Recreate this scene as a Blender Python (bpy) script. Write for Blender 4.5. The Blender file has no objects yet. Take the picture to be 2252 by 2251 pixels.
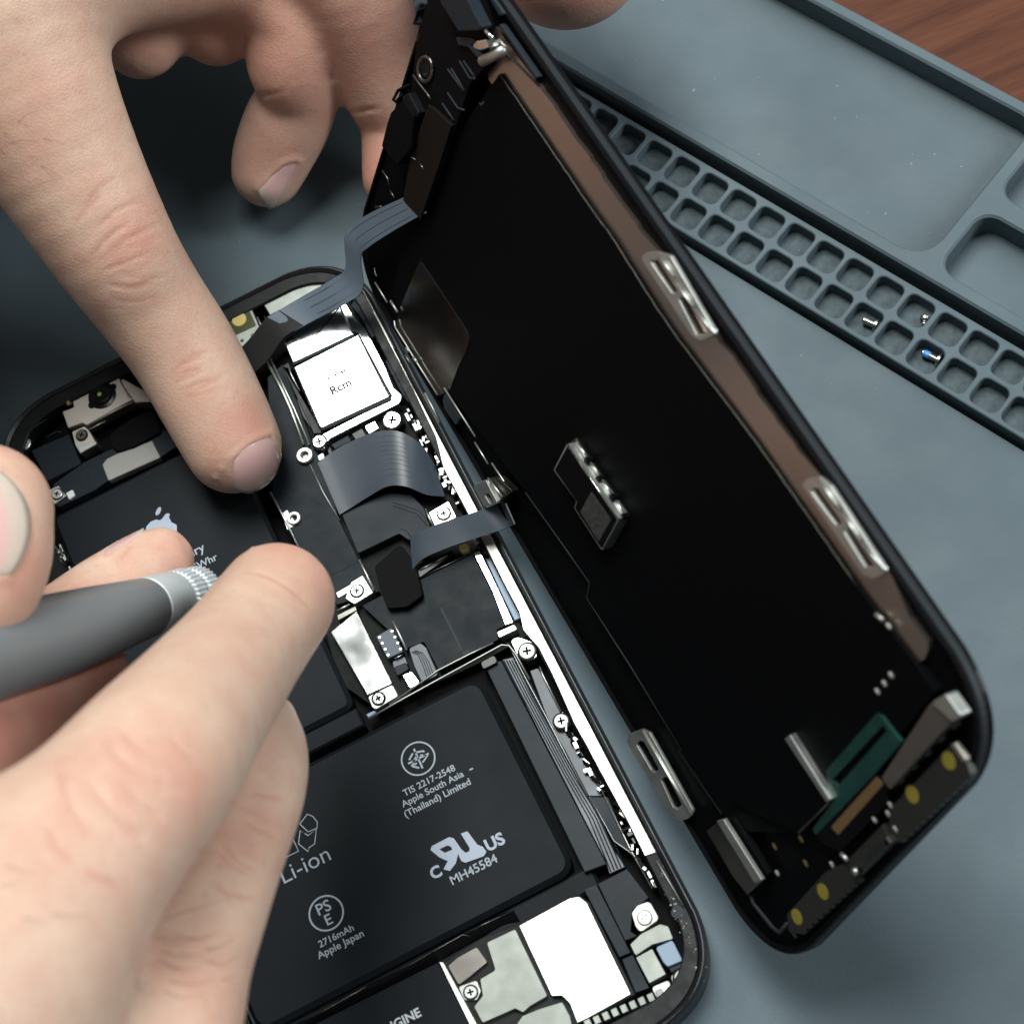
import bpy, bmesh, math, random
import numpy as np
from mathutils import Vector, Matrix
from mathutils.geometry import tessellate_polygon

MM = 0.001                      # everything is measured in millimetres, built in metres
rng = random.Random(7)
SC = bpy.context.scene
COL = SC.collection

# ------------------------------------------------------------------ camera
F_PX, TILT, ROLL, CAM_H = 4162.67, 0.42595796, -0.39322933, 284.5508
ct, st, cr, sr = math.cos(TILT), math.sin(TILT), math.cos(ROLL), math.sin(ROLL)
RC = np.array([[1, 0, 0], [0, ct, -st], [0, st, ct]]) @ np.array([[cr, -sr, 0], [sr, cr, 0], [0, 0, 1]])
CAM = np.array([0, 0, CAM_H])
FWD = RC @ np.array([0, 0, -1.0])
cam_data = bpy.data.cameras.new('camera')
cam_data.sensor_width = 36.0
cam_data.lens = 36.0 * F_PX / 2252.0
cam_data.clip_start = 0.01
cam_data.clip_end = 50.0
cam_data.dof.use_dof = True
cam_data.dof.focus_distance = 0.302
cam_data.dof.aperture_fstop = 30.0
cam = bpy.data.objects.new('camera', cam_data)
COL.objects.link(cam)
M4 = Matrix.Identity(4)
for i in range(3):
    for j in range(3):
        M4[i][j] = RC[i, j]
M4.translation = Vector((0, 0, CAM_H * MM))
cam.matrix_world = M4
SC.camera = cam

# ------------------------------------------------------------------ room light, lamps, exposure
world = bpy.data.worlds.new('World')
SC.world = world
world.use_nodes = True
bg = world.node_tree.nodes['Background']
bg.inputs[0].default_value = (0.93, 0.97, 1.0, 1)
bg.inputs[1].default_value = 0.11


def area_lamp(name, loc, target, sx, sy, power, col):
    d = bpy.data.lights.new(name, 'AREA')
    d.shape = 'RECTANGLE'
    d.size, d.size_y, d.energy, d.color = sx, sy, power, col
    o = bpy.data.objects.new(name, d)
    COL.objects.link(o)
    o.location = loc
    o.rotation_euler = (Vector(target) - Vector(loc)).to_track_quat('-Z', 'Y').to_euler()
    return o


area_lamp('ceiling_panel', (0.07, 0.55, 1.0), (0.07, 0.55, 0), 0.36, 0.72, 14.5, (0.97, 1.0, 0.97))
area_lamp('bench_lamp', (0.88, -0.14, 0.70), (0.0, 0.11, 0), 0.30, 0.6, 9.0, (0.93, 0.98, 1.0))

SC.view_settings.view_transform = 'Standard'
SC.view_settings.look = 'None'
SC.view_settings.exposure = 0.0
SC.view_settings.gamma = 1.0
SC.view_settings.use_curve_mapping = False
SC.cycles.max_bounces = 8
SC.cycles.use_denoising = True
SC.cycles.sample_clamp_indirect = 6.0


# ------------------------------------------------------------------ measuring helpers
def ray(x, y):
    d = RC @ np.array([(x - 1126) / F_PX, -(y - 1125.5) / F_PX, -1.0])
    return d / np.linalg.norm(d)


def at(x, y, z):
    """the point of the place at height z (mm) that was measured at x, y"""
    d = ray(x, y)
    return CAM + d * ((z - CAM_H) / d[2])


def proj(P):
    c = (np.asarray(P, float) - CAM) @ RC
    return np.array([1126 + F_PX * c[0] / -c[2], 1125.5 - F_PX * c[1] / -c[2]])


def cut(x0, y0, s):
    """measurements taken on an enlarged cut-out of the photograph"""
    return lambda *p: [(x0 + a / s, y0 + b / s) for a, b in p]


cA, cB, cC = cut(0, 0, 2.414), cut(700, 0, 2.414), cut(1450, 0, 2.409)
cD, cE, cG = cut(0, 700, 2.414), cut(450, 550, 2.759), cut(700, 1000, 2.414)
cH, cI, cJ = cut(0, 1451, 2.414), cut(500, 1551, 2.759), cut(950, 1751, 2.972)
cK, cL, cM = cut(1450, 1350, 2.414), cut(1350, 500, 2.414), cut(1750, 550, 3.846)
cN, cO, cP = cut(800, 0, 3.862), cut(0, 750, 4.8275), cut(650, 1150, 3.864)
cQ, cR1, cR2 = cut(400, 550, 3.862), cut(800, 900, 4.8275), cut(1050, 1350, 4.8275)
cR3, cR4, cR5, cR6 = cut(780, 560, 4.829), cut(1200, 940, 6.436), cut(480, 1980, 2.972), cut(0, 950, 2.971)


class Frame:
    def __init__(s, o, ex, ey, en):
        s.o, s.ex, s.ey, s.en = [np.asarray(q, float) for q in (o, ex, ey, en)]

    def p(s, a, b, n=0.0):
        return s.o + s.ex * a + s.ey * b + s.en * n

    def m(s, x, y, n=0.0):
        """local coordinates of what was measured at x, y and lies n above this frame's plane"""
        d = ray(x, y)
        k = (n - (CAM - s.o) @ s.en) / (d @ s.en)
        q = CAM + d * k - s.o
        return (q @ s.ex, q @ s.ey)

    def ms(s, pts, n=0.0):
        return [s.m(x, y, n) for x, y in pts]


_TR, _BR = at(760, 526, 6.5), at(1628, 2178, 6.5)
_uy = (_TR - _BR) / np.linalg.norm(_TR - _BR)
_ux = np.array([_uy[1], -_uy[0], 0])
_o = ((_TR - _ux * 35.45 - _uy * 71.8) + (_BR - _ux * 35.45 + _uy * 71.8)) / 2
_o[2] = 0
PH = Frame(_o, _ux, _uy, (0, 0, 1))
# display: hinge-side bottom corner, width axis, length axis, outward normal of its back
_dx = np.array([42.8 - 9.5, 46.8 - 41.0, 72.6 - 12.1]); _dx /= np.linalg.norm(_dx)
_dy = np.array([-8.7 - 9.5, 181.8 - 41.0, 8.7 - 12.1]); _dy -= _dx * (_dx @ _dy); _dy /= np.linalg.norm(_dy)
DS = Frame((9.5, 41.0, 12.1), _dx, _dy, np.cross(_dx, _dy))
_a, _b = at(1450, 299, 2), at(2252, 770, 2)
_ms = (_b - _a) / np.linalg.norm(_b - _a)
MT = Frame((_a[0], _a[1], 0), _ms, (-_ms[1], _ms[0], 0), (0, 0, 1))


# ------------------------------------------------------------------ object helpers
def empty(name, loc=(0, 0, 0), parent=None):
    o = bpy.data.objects.new(name, None)
    o.empty_display_size = 0.01
    COL.objects.link(o)
    o.location = [c * MM for c in loc]
    if parent:
        o.parent = parent
    return o


def tag(o, label=None, cat=None, group=None, kind=None):
    for k, v in (('label', label), ('category', cat), ('group', group), ('kind', kind)):
        if v:
            o[k] = v
    return o


def world_origin(o):
    v = Vector((0, 0, 0))
    while o is not None:
        v += o.location
        o = o.parent
    return v


def mesh(name, verts, faces, mat, parent=None, smooth=False, mats=None, midx=None):
    me = bpy.data.meshes.new(name)
    v = np.asarray(verts, float) * MM
    if parent is not None:
        v = v - np.array(world_origin(parent))
    me.from_pydata(v.tolist(), [], [list(map(int, f)) for f in faces])
    for m_ in (mats or [mat]):
        me.materials.append(m_)
    if midx is not None:
        me.polygons.foreach_set('material_index', midx)
    if smooth:
        me.polygons.foreach_set('use_smooth', [True] * len(me.polygons))
    me.update()
    o = bpy.data.objects.new(name, me)
    COL.objects.link(o)
    if parent is not None:
        o.parent = parent
    return o


def rnd(pts, r, seg=5):
    """polygon with rounded corners; r a number or one per corner"""
    n = len(pts)
    rs = r if isinstance(r, (list, tuple)) else [r] * n
    out = []
    P = [np.array(p, float) for p in pts]
    for i in range(n):
        a, b, c = P[i - 1], P[i], P[(i + 1) % n]
        u, w = a - b, c - b
        lu, lw = np.linalg.norm(u), np.linalg.norm(w)
        if rs[i] <= 0 or lu < 1e-6 or lw < 1e-6:
            out.append(b); continue
        u, w = u / lu, w / lw
        ang = math.acos(max(-1, min(1, u @ w)))
        if ang > 3.0:
            out.append(b); continue
        d = min(rs[i] / math.tan(ang / 2), lu * .48, lw * .48)
        p0, p1 = b + u * d, b + w * d
        for k in range(seg + 1):
            t = k / seg
            out.append((1 - t) ** 2 * p0 + 2 * t * (1 - t) * (b * .82 + (p0 + p1) * .09) + t * t * p1)
    return out


def area2(p):
    return sum(p[i - 1][0] * p[i][1] - p[i][0] * p[i - 1][1] for i in range(len(p)))


def inset(p, d):
    n = len(p)
    P = np.array(p, float)
    out = []
    for i in range(n):
        e0, e1 = P[i] - P[i - 1], P[(i + 1) % n] - P[i]
        l0, l1 = np.linalg.norm(e0) + 1e-9, np.linalg.norm(e1) + 1e-9
        n0, n1 = np.array([-e0[1], e0[0]]) / l0, np.array([-e1[1], e1[0]]) / l1
        m = n0 + n1
        lm = np.linalg.norm(m)
        m = m / lm if lm > .2 else n0
        out.append(P[i] + m * d / max(.5, m @ n0))
    return out


def plate(name, fr, pts, h0, h1, mat, parent=None, r=0, bev=0.12, holes=(), seg=4, smooth=False):
    """a flat piece with a bevelled top edge, outline pts in frame coordinates, from height h0 to h1"""
    o = [np.array(q, float) for q in (rnd(pts, r, seg) if (isinstance(r, (list, tuple)) or r > 0) else pts)]
    if area2(o) < 0:
        o = o[::-1]
    rings = [(o, 1)]
    for h in holes:
        h = [np.array(q, float) for q in h]
        if area2(h) > 0:
            h = h[::-1]
        rings.append((h, 1))
    V, Fc = [], []
    top, topidx, bot = [], [], []
    bev = min(bev, (h1 - h0) * .45)
    for ring, _ in rings:
        n = len(ring)
        ins = inset(ring, bev) if bev > 0 else ring
        b = len(V)
        V += [fr.p(q[0], q[1], h0) for q in ring]
        V += [fr.p(q[0], q[1], h1 - bev) for q in ring]
        V += [fr.p(q[0], q[1], h1) for q in ins]
        for i in range(n):
            j = (i + 1) % n
            Fc.append((b + i, b + j, b + n + j, b + n + i))
            Fc.append((b + n + i, b + n + j, b + 2 * n + j, b + 2 * n + i))
        top.append([Vector((q[0], q[1], 0)) for q in ins])
        topidx += [b + 2 * n + i for i in range(n)]
        bot += [b + i for i in range(n)]
    if len(rings) == 1:
        n = len(o)
        Fc.append(tuple(range(2 * n, 3 * n)))
        Fc.append(tuple(range(n - 1, -1, -1)))
    else:
        for t in tessellate_polygon(top):
            a, b_, c = t
            p = [V[topidx[k]] for k in t]
            if np.cross(p[1] - p[0], p[2] - p[0]) @ fr.en < 0:
                b_, c = c, b_
            Fc.append((topidx[a], topidx[b_], topidx[c]))
            Fc.append((bot[c], bot[b_], bot[a]))
    return mesh(name, V, Fc, mat, parent, smooth)


def rect(a0, b0, a1, b1):
    return [(a0, b0), (a1, b0), (a1, b1), (a0, b1)]


def circ(a, b, r, n=28, r2=None, rot=0):
    return [(a + r * math.cos(rot + 2 * math.pi * k / n), b + (r2 or r) * math.sin(rot + 2 * math.pi * k / n)) for k in range(n)]


def pplate(name, pts, z0, z1, mat, parent, r=0.15, bev=0.1, **k):
    """plate in the phone measured at its top height z1"""
    return plate(name, PH, PH.ms(pts, z1), z0, z1, mat, parent, r, bev, **k)


def dplate(name, pts, n0, n1, mat, parent, r=0.15, bev=0.1, **k):
    return plate(name, DS, DS.ms(pts, n1), n0, n1, mat, parent, r, bev, **k)


def tube(name, pts, rad, mat, parent=None, seg=6, closed=False):
    P = [np.asarray(p, float) for p in pts]
    n = len(P)
    rad = rad if isinstance(rad, (list, tuple)) else [rad] * n
    V, Fc = [], []
    prev = None
    for i in range(n):
        t = (P[(i + 1) % n] - P[i - 1]) if closed else P[min(i + 1, n - 1)] - P[max(i - 1, 0)]
        t = t / (np.linalg.norm(t) + 1e-9)
        up = prev if prev is not None else (np.array([0, 0, 1.]) if abs(t[2]) < .9 else np.array([1., 0, 0]))
        s = np.cross(t, up); s /= np.linalg.norm(s) + 1e-9
        up = np.cross(s, t); prev = up
        for k in range(seg):
            a = 2 * math.pi * k / seg
            V.append(P[i] + rad[i] * (math.cos(a) * s + math.sin(a) * up))
    for i in range(n if closed else n - 1):
        for k in range(seg):
            a, b = i * seg, ((i + 1) % n) * seg
            k2 = (k + 1) % seg
            Fc.append((a + k, a + k2, b + k2, b + k))
    if not closed:
        Fc.append(tuple(range(seg - 1, -1, -1)))
        Fc.append(tuple((n - 1) * seg + k for k in range(seg)))
    return mesh(name, V, Fc, mat, parent, True)


def lathe(name, o, ax, prof, mat, parent=None, seg=32, mats=None, mrange=None):
    """profile [(distance along axis, radius)] turned about the axis"""
    o, ax = np.asarray(o, float), np.asarray(ax, float)
    ax = ax / np.linalg.norm(ax)
    s = np.cross(ax, [0, 0, 1.] if abs(ax[2]) < .9 else [1., 0, 0]); s /= np.linalg.norm(s)
    t = np.cross(ax, s)
    V, Fc, mi = [], [], []
    for d, r in prof:
        for k in range(seg):
            a = 2 * math.pi * k / seg
            V.append(o + ax * d + r * (math.cos(a) * s + math.sin(a) * t))
    for i in range(len(prof) - 1):
        for k in range(seg):
            k2 = (k + 1) % seg
            Fc.append((i * seg + k, i * seg + k2, (i + 1) * seg + k2, (i + 1) * seg + k))
            mi.append(mrange[i] if mrange else 0)
    Fc.append(tuple(range(seg - 1, -1, -1))); mi.append(mrange[0] if mrange else 0)
    Fc.append(tuple((len(prof) - 1) * seg + k for k in range(seg))); mi.append(mrange[-1] if mrange else 0)
    return mesh(name, V, Fc, mat, parent, False, mats, mi if mats else None)


def smooth_path(pts, n=8):
    """Catmull-Rom through points"""
    P = [np.asarray(p, float) for p in pts]
    P = [2 * P[0] - P[1]] + P + [2 * P[-1] - P[-2]]
    out = []
    for i in range(1, len(P) - 2):
        for k in range(n):
            t = k / n
            out.append(.5 * ((2 * P[i]) + (P[i + 1] - P[i - 1]) * t + (2 * P[i - 1] - 5 * P[i] + 4 * P[i + 1] - P[i + 2]) * t * t
                             + (3 * P[i] - P[i - 1] - 3 * P[i + 1] + P[i + 2]) * t ** 3))
    out.append(P[-2])
    return out


def ribbon(name, left, right, mat, parent=None, thick=0.18, n=8, across=3, bulge=0.0):
    """a flexible strip between two 3-D edge lines"""
    L, R = smooth_path(left, n), smooth_path(right, n)
    m = len(L)
    V, Fc = [], []
    w = across + 1
    rows = []
    for i in range(m):
        rows.append([L[i] + (R[i] - L[i]) * k / across for k in range(w)])
    G = np.array(rows)
    du = np.gradient(G, axis=0); dv = np.gradient(G, axis=1)
    N = np.cross(du, dv); N /= np.linalg.norm(N, axis=2, keepdims=True) + 1e-9
    if N[m // 2, 1] @ (CAM - G[m // 2, 1]) < 0:
        N = -N
    V = np.concatenate([(G + N * thick / 2).reshape(-1, 3), (G - N * thick / 2).reshape(-1, 3)])
    K = m * w
    for i in range(m - 1):
        for k in range(across):
            a = i * w + k
            Fc.append((a, a + 1, a + w + 1, a + w))
            Fc.append((K + a, K + a + w, K + a + w + 1, K + a + 1))
        a, b = i * w, i * w + across
        Fc.append((a, a + w, K + a + w, K + a))
        Fc.append((b, K + b, K + b + w, b + w))
    for k in range(across):
        a, b = k, (m - 1) * w + k
        Fc.append((a, K + a, K + a + 1, a + 1))
        Fc.append((b, b + 1, K + b + 1, K + b))
    o = mesh(name, V, Fc, mat, parent, True)
    bm = bmesh.new(); bm.from_mesh(o.data)
    bmesh.ops.recalc_face_normals(bm, faces=bm.faces)
    for e in bm.edges:
        if len(e.link_faces) == 2 and e.calc_face_angle(0) > .9:
            e.smooth = False
    bm.to_mesh(o.data); bm.free()
    return o


def lettering(name, s, fr, left, right, h, mat, parent, bold=0.0, n=0.03, dirx=True):
    """flat printed text whose baseline runs between two measured points"""
    a, b = np.array(fr.m(*left, n=h)), np.array(fr.m(*right, n=h))
    cu = bpy.data.curves.new(name, 'FONT')
    cu.body = s
    cu.size = 1.0
    cu.offset = bold
    cu.resolution_u = 3
    ob = bpy.data.objects.new('tmp', cu)
    COL.objects.link(ob)
    bpy.context.view_layer.update()
    me0 = ob.to_mesh()
    V = np.array([v.co[:] for v in me0.vertices])
    Fc = [tuple(p.vertices) for p in me0.polygons]
    ob.to_mesh_clear()
    bpy.data.objects.remove(ob); bpy.data.curves.remove(cu)
    x0, x1 = V[:, 0].min(), V[:, 0].max()
    d = b - a
    k = np.linalg.norm(d) / (x1 - x0)
    e = np.array([1.0, 0]) if dirx else d / np.linalg.norm(d)
    mid = (a + b) / 2
    a = mid - e * np.linalg.norm(d) / 2
    f = np.array([-e[1], e[0]])
    W = [fr.p(*(a + e * (v[0] - x0) * k + f * v[1] * k), h + n) for v in V]
    return mesh(name, W, Fc, mat, parent)


def stroke(name, pts, w, fr, h, mat, parent, closed=False):
    """a printed line of width w"""
    P = [np.array(p, float) for p in pts]
    n = len(P)
    V, Fc = [], []
    for i in range(n):
        t = (P[(i + 1) % n] - P[i - 1]) if closed else P[min(i + 1, n - 1)] - P[max(i - 1, 0)]
        t /= np.linalg.norm(t) + 1e-9
        q = np.array([-t[1], t[0]]) * w / 2
        V += [fr.p(*(P[i] + q), h), fr.p(*(P[i] - q), h)]
    for i in range(n if closed else n - 1):
        j = (i + 1) % n
        Fc.append((2 * i, 2 * i + 1, 2 * j + 1, 2 * j))
    return mesh(name, V, Fc, mat, parent)


# ------------------------------------------------------------------ materials
def mat(name, col, rough=0.5, metal=0.0, spec=0.5, bump=0.0, bscale=200.0, var=0.0, vscale=60.0, rvar=0.0, coat=0.0, col2=None,
        stretch=None, aniso=0.0):
    m = bpy.data.materials.new(name)
    m.use_nodes = True
    nt = m.node_tree
    b = nt.nodes['Principled BSDF']
    b.inputs['Base Color'].default_value = (*col, 1)
    b.inputs['Roughness'].default_value = rough
    b.inputs['Metallic'].default_value = metal
    b.inputs['Specular IOR Level'].default_value = spec
    b.inputs['Coat Weight'].default_value = coat
    b.inputs['Coat Roughness'].default_value = 0.15
    b.inputs['Anisotropic'].default_value = aniso
    tc = nt.nodes.new('ShaderNodeTexCoord')
    src = tc.outputs['Object']
    if stretch:
        mp = nt.nodes.new('ShaderNodeMapping')
        mp.inputs['Scale'].default_value = stretch
        nt.links.new(src, mp.inputs['Vector'])
        src = mp.outputs['Vector']

    def noise(scale, detail=4):
        n = nt.nodes.new('ShaderNodeTexNoise')
        n.inputs['Scale'].default_value = scale
        n.inputs['Detail'].default_value = detail
        nt.links.new(src, n.inputs['Vector'])
        return n.outputs['Fac']
    if var > 0:
        mx = nt.nodes.new('ShaderNodeMix'); mx.data_type = 'RGBA'
        c2 = col2 or tuple(c * (1 - var) for c in col)
        mx.inputs['A'].default_value = (*col, 1)
        mx.inputs['B'].default_value = (*c2, 1)
        rp = nt.nodes.new('ShaderNodeMapRange')
        rp.inputs['From Min'].default_value, rp.inputs['From Max'].default_value = .35, .68
        nt.links.new(noise(vscale), rp.inputs['Value'])
        nt.links.new(rp.outputs['Result'], mx.inputs['Factor'])
        nt.links.new(mx.outputs['Result'], b.inputs['Base Color'])
    if rvar > 0:
        rp = nt.nodes.new('ShaderNodeMapRange')
        rp.inputs['To Min'].default_value, rp.inputs['To Max'].default_value = max(0.02, rough - rvar), rough + rvar
        rp.inputs['From Min'].default_value, rp.inputs['From Max'].default_value = .3, .7
        nt.links.new(noise(vscale * 1.7), rp.inputs['Value'])
        nt.links.new(rp.outputs['Result'], b.inputs['Roughness'])
    if bump > 0:
        bp = nt.nodes.new('ShaderNodeBump')
        bp.inputs['Strength'].default_value = 1.0
        bp.inputs['Distance'].default_value = bump * MM
        nt.links.new(noise(bscale, 3), bp.inputs['Height'])
        nt.links.new(bp.outputs['Normal'], b.inputs['Normal'])
    return m


SIL = mat('silicone', (0.100, 0.136, 0.155), 0.6, spec=0.22, bump=0.045, bscale=1500, var=0.16, vscale=42, rvar=0.13)
SILF = mat('silicone_rough_floor', (0.085, 0.114, 0.128), 0.7, spec=0.25, bump=0.16, bscale=1100, var=0.3, vscale=900)
BLK = mat('black_plastic', (0.006, 0.006, 0.007), 0.4, spec=0.25, bump=0.02, bscale=900, rvar=0.1, vscale=120)
BLKG = mat('black_gloss', (0.004, 0.004, 0.005), 0.25, spec=0.3)
BLKM = mat('black_matt', (0.004, 0.004, 0.005), 0.6, spec=0.06, bump=0.02, bscale=1500)
PANEL = mat('black_panel_sheet', (0.0022, 0.0025, 0.0032), 0.6, spec=0.05)
BATT = mat('battery_wrap', (0.008, 0.011, 0.014), 0.55, spec=0.13, bump=0.10, bscale=60, rvar=0.04, vscale=60)
TAPE = mat('grey_tape', (0.026, 0.035, 0.043), 0.5, spec=0.18, rvar=0.05)
FLEX = mat('flex_cable_film', (0.014, 0.020, 0.027), 0.45, spec=0.16, rvar=0.05, vscale=90)
FLEXB = mat('flex_cable_blue_sheen', (0.048, 0.064, 0.085), 0.4, spec=0.55, rvar=0.05, vscale=90)  # blue sheen of the lamp is put into the base colour
FLEXD = mat('flex_cable_dark', (0.004, 0.004, 0.004), 0.5, spec=0.3)
FOIL = mat('shield_foil_black', (0.011, 0.016, 0.020), 0.5, spec=0.13, rvar=0.06, vscale=200, bump=0.01, bscale=600)
STEEL = mat('bright_steel', (0.66, 0.68, 0.65), 0.42, 1.0, rvar=0.06, vscale=150, bump=0.004, bscale=500)
MIRR = mat('polished_steel', (0.82, 0.84, 0.82), 0.10, 1.0, rvar=0.03, vscale=100, bump=0.012, bscale=120)
SATIN = mat('satin_steel', (0.50, 0.52, 0.49), 0.52, 1.0, rvar=0.06, vscale=200)
GREIGE = mat('nickel_bracket', (0.56, 0.52, 0.47), 0.5, 1.0, rvar=0.06, vscale=150)
DSTEEL = mat('dark_steel', (0.16, 0.155, 0.14), 0.35, 1.0, rvar=0.08, vscale=200)
STRIP_TINT = mat('warm_tinted_strip', (0.44, 0.375, 0.335), 0.36, 1.0)  # warm tint of the reflected hand is put into the base colour
GUNM = mat('gunmetal_frame', (0.03, 0.033, 0.036), 0.4, 0.6, rvar=0.05, vscale=200)
RIM = mat('display_rim', (0.022, 0.026, 0.030), 0.5, spec=0.2)
GOLD = mat('gold_contact', (0.75, 0.55, 0.22), 0.3, 1.0)
YELL = mat('yellow_pad', (0.25, 0.21, 0.025), 0.5)
YELP = mat('pale_yellow_plug', (0.80, 0.74, 0.30), 0.4)
PCB = mat('green_board', (0.005, 0.045, 0.036), 0.4, var=0.3, vscale=300)
PCBD = mat('dark_board', (0.010, 0.013, 0.011), 0.5, spec=0.08, var=0.5, vscale=500)
BROWN = mat('brown_label', (0.14, 0.085, 0.035), 0.5)
FOAM = mat('blue_grey_foam', (0.030, 0.050, 0.072), 0.7, bump=0.5, bscale=1300, var=0.7, vscale=900)
BLUEB = mat('blue_connector', (0.045, 0.065, 0.10), 0.45)
BLUEL = mat('light_blue_block', (0.22, 0.32, 0.45), 0.4)
WHITEP = mat('white_plastic', (0.75, 0.76, 0.72), 0.4)
PRINT = mat('print_grey_blue', (0.34, 0.40, 0.46), 0.55)
PRINTB = mat('print_pale_blue', (0.37, 0.43, 0.53), 0.5)
PRINTW = mat('print_white', (0.55, 0.60, 0.62), 0.5)
GREYP = mat('grey_white_sheet', (0.36, 0.36, 0.34), 0.55)
LEDG = mat('flash_window', (0.05, 0.065, 0.02), 0.2, coat=0.6)
LEDY = mat('flash_phosphor', (0.55, 0.42, 0.12), 0.4)
GREENG = mat('lens_glint_green', (0.30, 0.55, 0.12), 0.15, coat=1.0)
DUST = mat('dust', (0.34, 0.38, 0.39), 0.8)
SCREWM = mat('screw_steel', (0.55, 0.56, 0.53), 0.32, 1.0)
BLUELOCK = mat('blue_thread_lock', (0.05, 0.25, 0.65), 0.4)
HANDLE = mat('handle_rubber', (0.175, 0.188, 0.195), 0.38, spec=0.5, bump=0.02, bscale=700, rvar=0.05)
COLLAR = mat('grey_aluminium_collar', (0.56, 0.60, 0.61), 0.45, 0.2)
CANM = mat('camera_can_steel', (0.55, 0.58, 0.585), 0.2, 1.0, bump=0.11, bscale=80, rvar=0.05, vscale=200)
RAILM = mat('rail_steel', (0.50, 0.49, 0.455), 0.42, 1.0, rvar=0.12, vscale=300, bump=0.012, bscale=420)
PALE = mat('pale_steel_cover', (0.30, 0.32, 0.295), 0.56, 1.0, rvar=0.05, vscale=160, var=0.12)
LUGM = mat('grey_steel_lug', (0.23, 0.215, 0.20), 0.55, 1.0, rvar=0.05, vscale=160)
GASK = mat('gasket_black', (0.011, 0.012, 0.013), 0.42, spec=0.16, bump=0.03, bscale=500, rvar=0.1, vscale=250)
EDGEG = mat('panel_edge_grey', (0.14, 0.14, 0.125), 0.5, 1.0)
DGREY = mat('speaker_frame_grey', (0.022, 0.024, 0.023), 0.55, spec=0.12)

# ------------------------------------------------------------------ table and silicone mat
def wood():
    m = bpy.data.materials.new('reddish_wood'); m.use_nodes = True
    nt = m.node_tree; b = nt.nodes['Principled BSDF']
    b.inputs['Roughness'].default_value = .5; b.inputs['Specular IOR Level'].default_value = .12
    tc = nt.nodes.new('ShaderNodeTexCoord'); mp = nt.nodes.new('ShaderNodeMapping')
    mp.inputs['Rotation'].default_value = (0, 0, math.radians(40)); mp.inputs['Scale'].default_value = (22, 300, 22)
    nt.links.new(tc.outputs['Object'], mp.inputs['Vector'])
    n1 = nt.nodes.new('ShaderNodeTexNoise'); n1.inputs['Scale'].default_value = 1.3; n1.inputs['Detail'].default_value = 6
    n1.inputs['Distortion'].default_value = .6
    n2 = nt.nodes.new('ShaderNodeTexNoise'); n2.inputs['Scale'].default_value = 7; n2.inputs['Detail'].default_value = 3
    nt.links.new(mp.outputs['Vector'], n1.inputs['Vector']); nt.links.new(mp.outputs['Vector'], n2.inputs['Vector'])
    ad = nt.nodes.new('ShaderNodeMath'); ad.operation = 'MULTIPLY_ADD'; ad.inputs[1].default_value = .25
    nt.links.new(n2.outputs['Fac'], ad.inputs[0]); nt.links.new(n1.outputs['Fac'], ad.inputs[2])
    rp = nt.nodes.new('ShaderNodeValToRGB')
    rp.color_ramp.elements[0].position, rp.color_ramp.elements[0].color = .42, (.062, .021, .012, 1)
    rp.color_ramp.elements[1].position, rp.color_ramp.elements[1].color = .80, (.120, .043, .023, 1)
    nt.links.new(ad.outputs[0], rp.inputs['Fac']); nt.links.new(rp.outputs['Color'], b.inputs['Base Color'])
    bp = nt.nodes.new('ShaderNodeBump'); bp.inputs['Distance'].default_value = .00005
    nt.links.new(n2.outputs['Fac'], bp.inputs['Height']); nt.links.new(bp.outputs['Normal'], b.inputs['Normal'])
    return m


WF = Frame((0, 0, 0), (1, 0, 0), (0, 1, 0), (0, 0, 1))
table = plate('table_top', WF, rect(-700, -500, 700, 700), -34, -6, wood(), None, bev=1)
tag(table, 'reddish brown wooden table top under the grey mat', 'table', kind='structure')

mat_root = empty('silicone_mat', MT.p(0, -60, -6))
tag(mat_root, 'grey blue silicone repair mat with small screw compartments', 'work mat')


def mline(pts, z):
    """mean t coordinate of a line running along the mat's compartments"""
    q = MT.ms(pts, z)
    return sum(a[1] for a in q) / len(q)


Z_STRIP, Z_RIM, Z_TRAY, Z_OUT = 2.0, 3.6, -1.0, 4.2
t_lo = mline([(1450, 479), (2252, 966)], Z_STRIP)
t_hi = mline([(1450, 300), (2252, 770)], Z_STRIP)
t_rim0 = mline([(1450, 270), (2252, 742)], Z_RIM)
t_rim1 = t_rim0 + 2.6
t_out0 = mline([(1782, 0), (2251, 253)], Z_OUT)
t_out1 = mline([(1836, 0), (2251, 224)], Z_OUT)
S0, S1 = -230, 250
# work surface runs up to a narrow slot beside the compartment strip
plate('work_surface', MT, rect(S0, -330, S1, t_lo - .8), -6, 0, SIL, mat_root, bev=.25)
plate('slot_floor', MT, rect(S0 + 1, t_lo - .8, S1 - 1, t_rim0 + .5), -6, -3.4, SIL, mat_root, bev=0)
# compartment strip with two rows of rounded cells
up_px = cC((120, 905), (270, 995), (420, 1085), (570, 1175), (723, 1268), (880, 1360), (1037, 1455), (1195, 1550), (1358, 1648), (1523, 1745), (1690, 1850))
lo_px = cC((155, 1130), (305, 1222), (455, 1313), (607, 1407), (763, 1500), (922, 1597), (1080, 1690), (1242, 1790))
q_up, q_lo = MT.ms(up_px, Z_STRIP), MT.ms(lo_px, Z_STRIP)
pitch = ((q_up[-1][0] - q_up[0][0]) / 10 + (q_lo[-1][0] - q_lo[0][0]) / 7) / 2
tu, tl = sum(q[1] for q in q_up) / len(q_up), sum(q[1] for q in q_lo) / len(q_lo)
su = sum(q[0] - k * pitch for k, q in enumerate(q_up)) / len(q_up)
sl = sum(q[0] - k * pitch for k, q in enumerate(q_lo)) / len(q_lo)
cw = pitch * .85
holes = []
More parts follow.
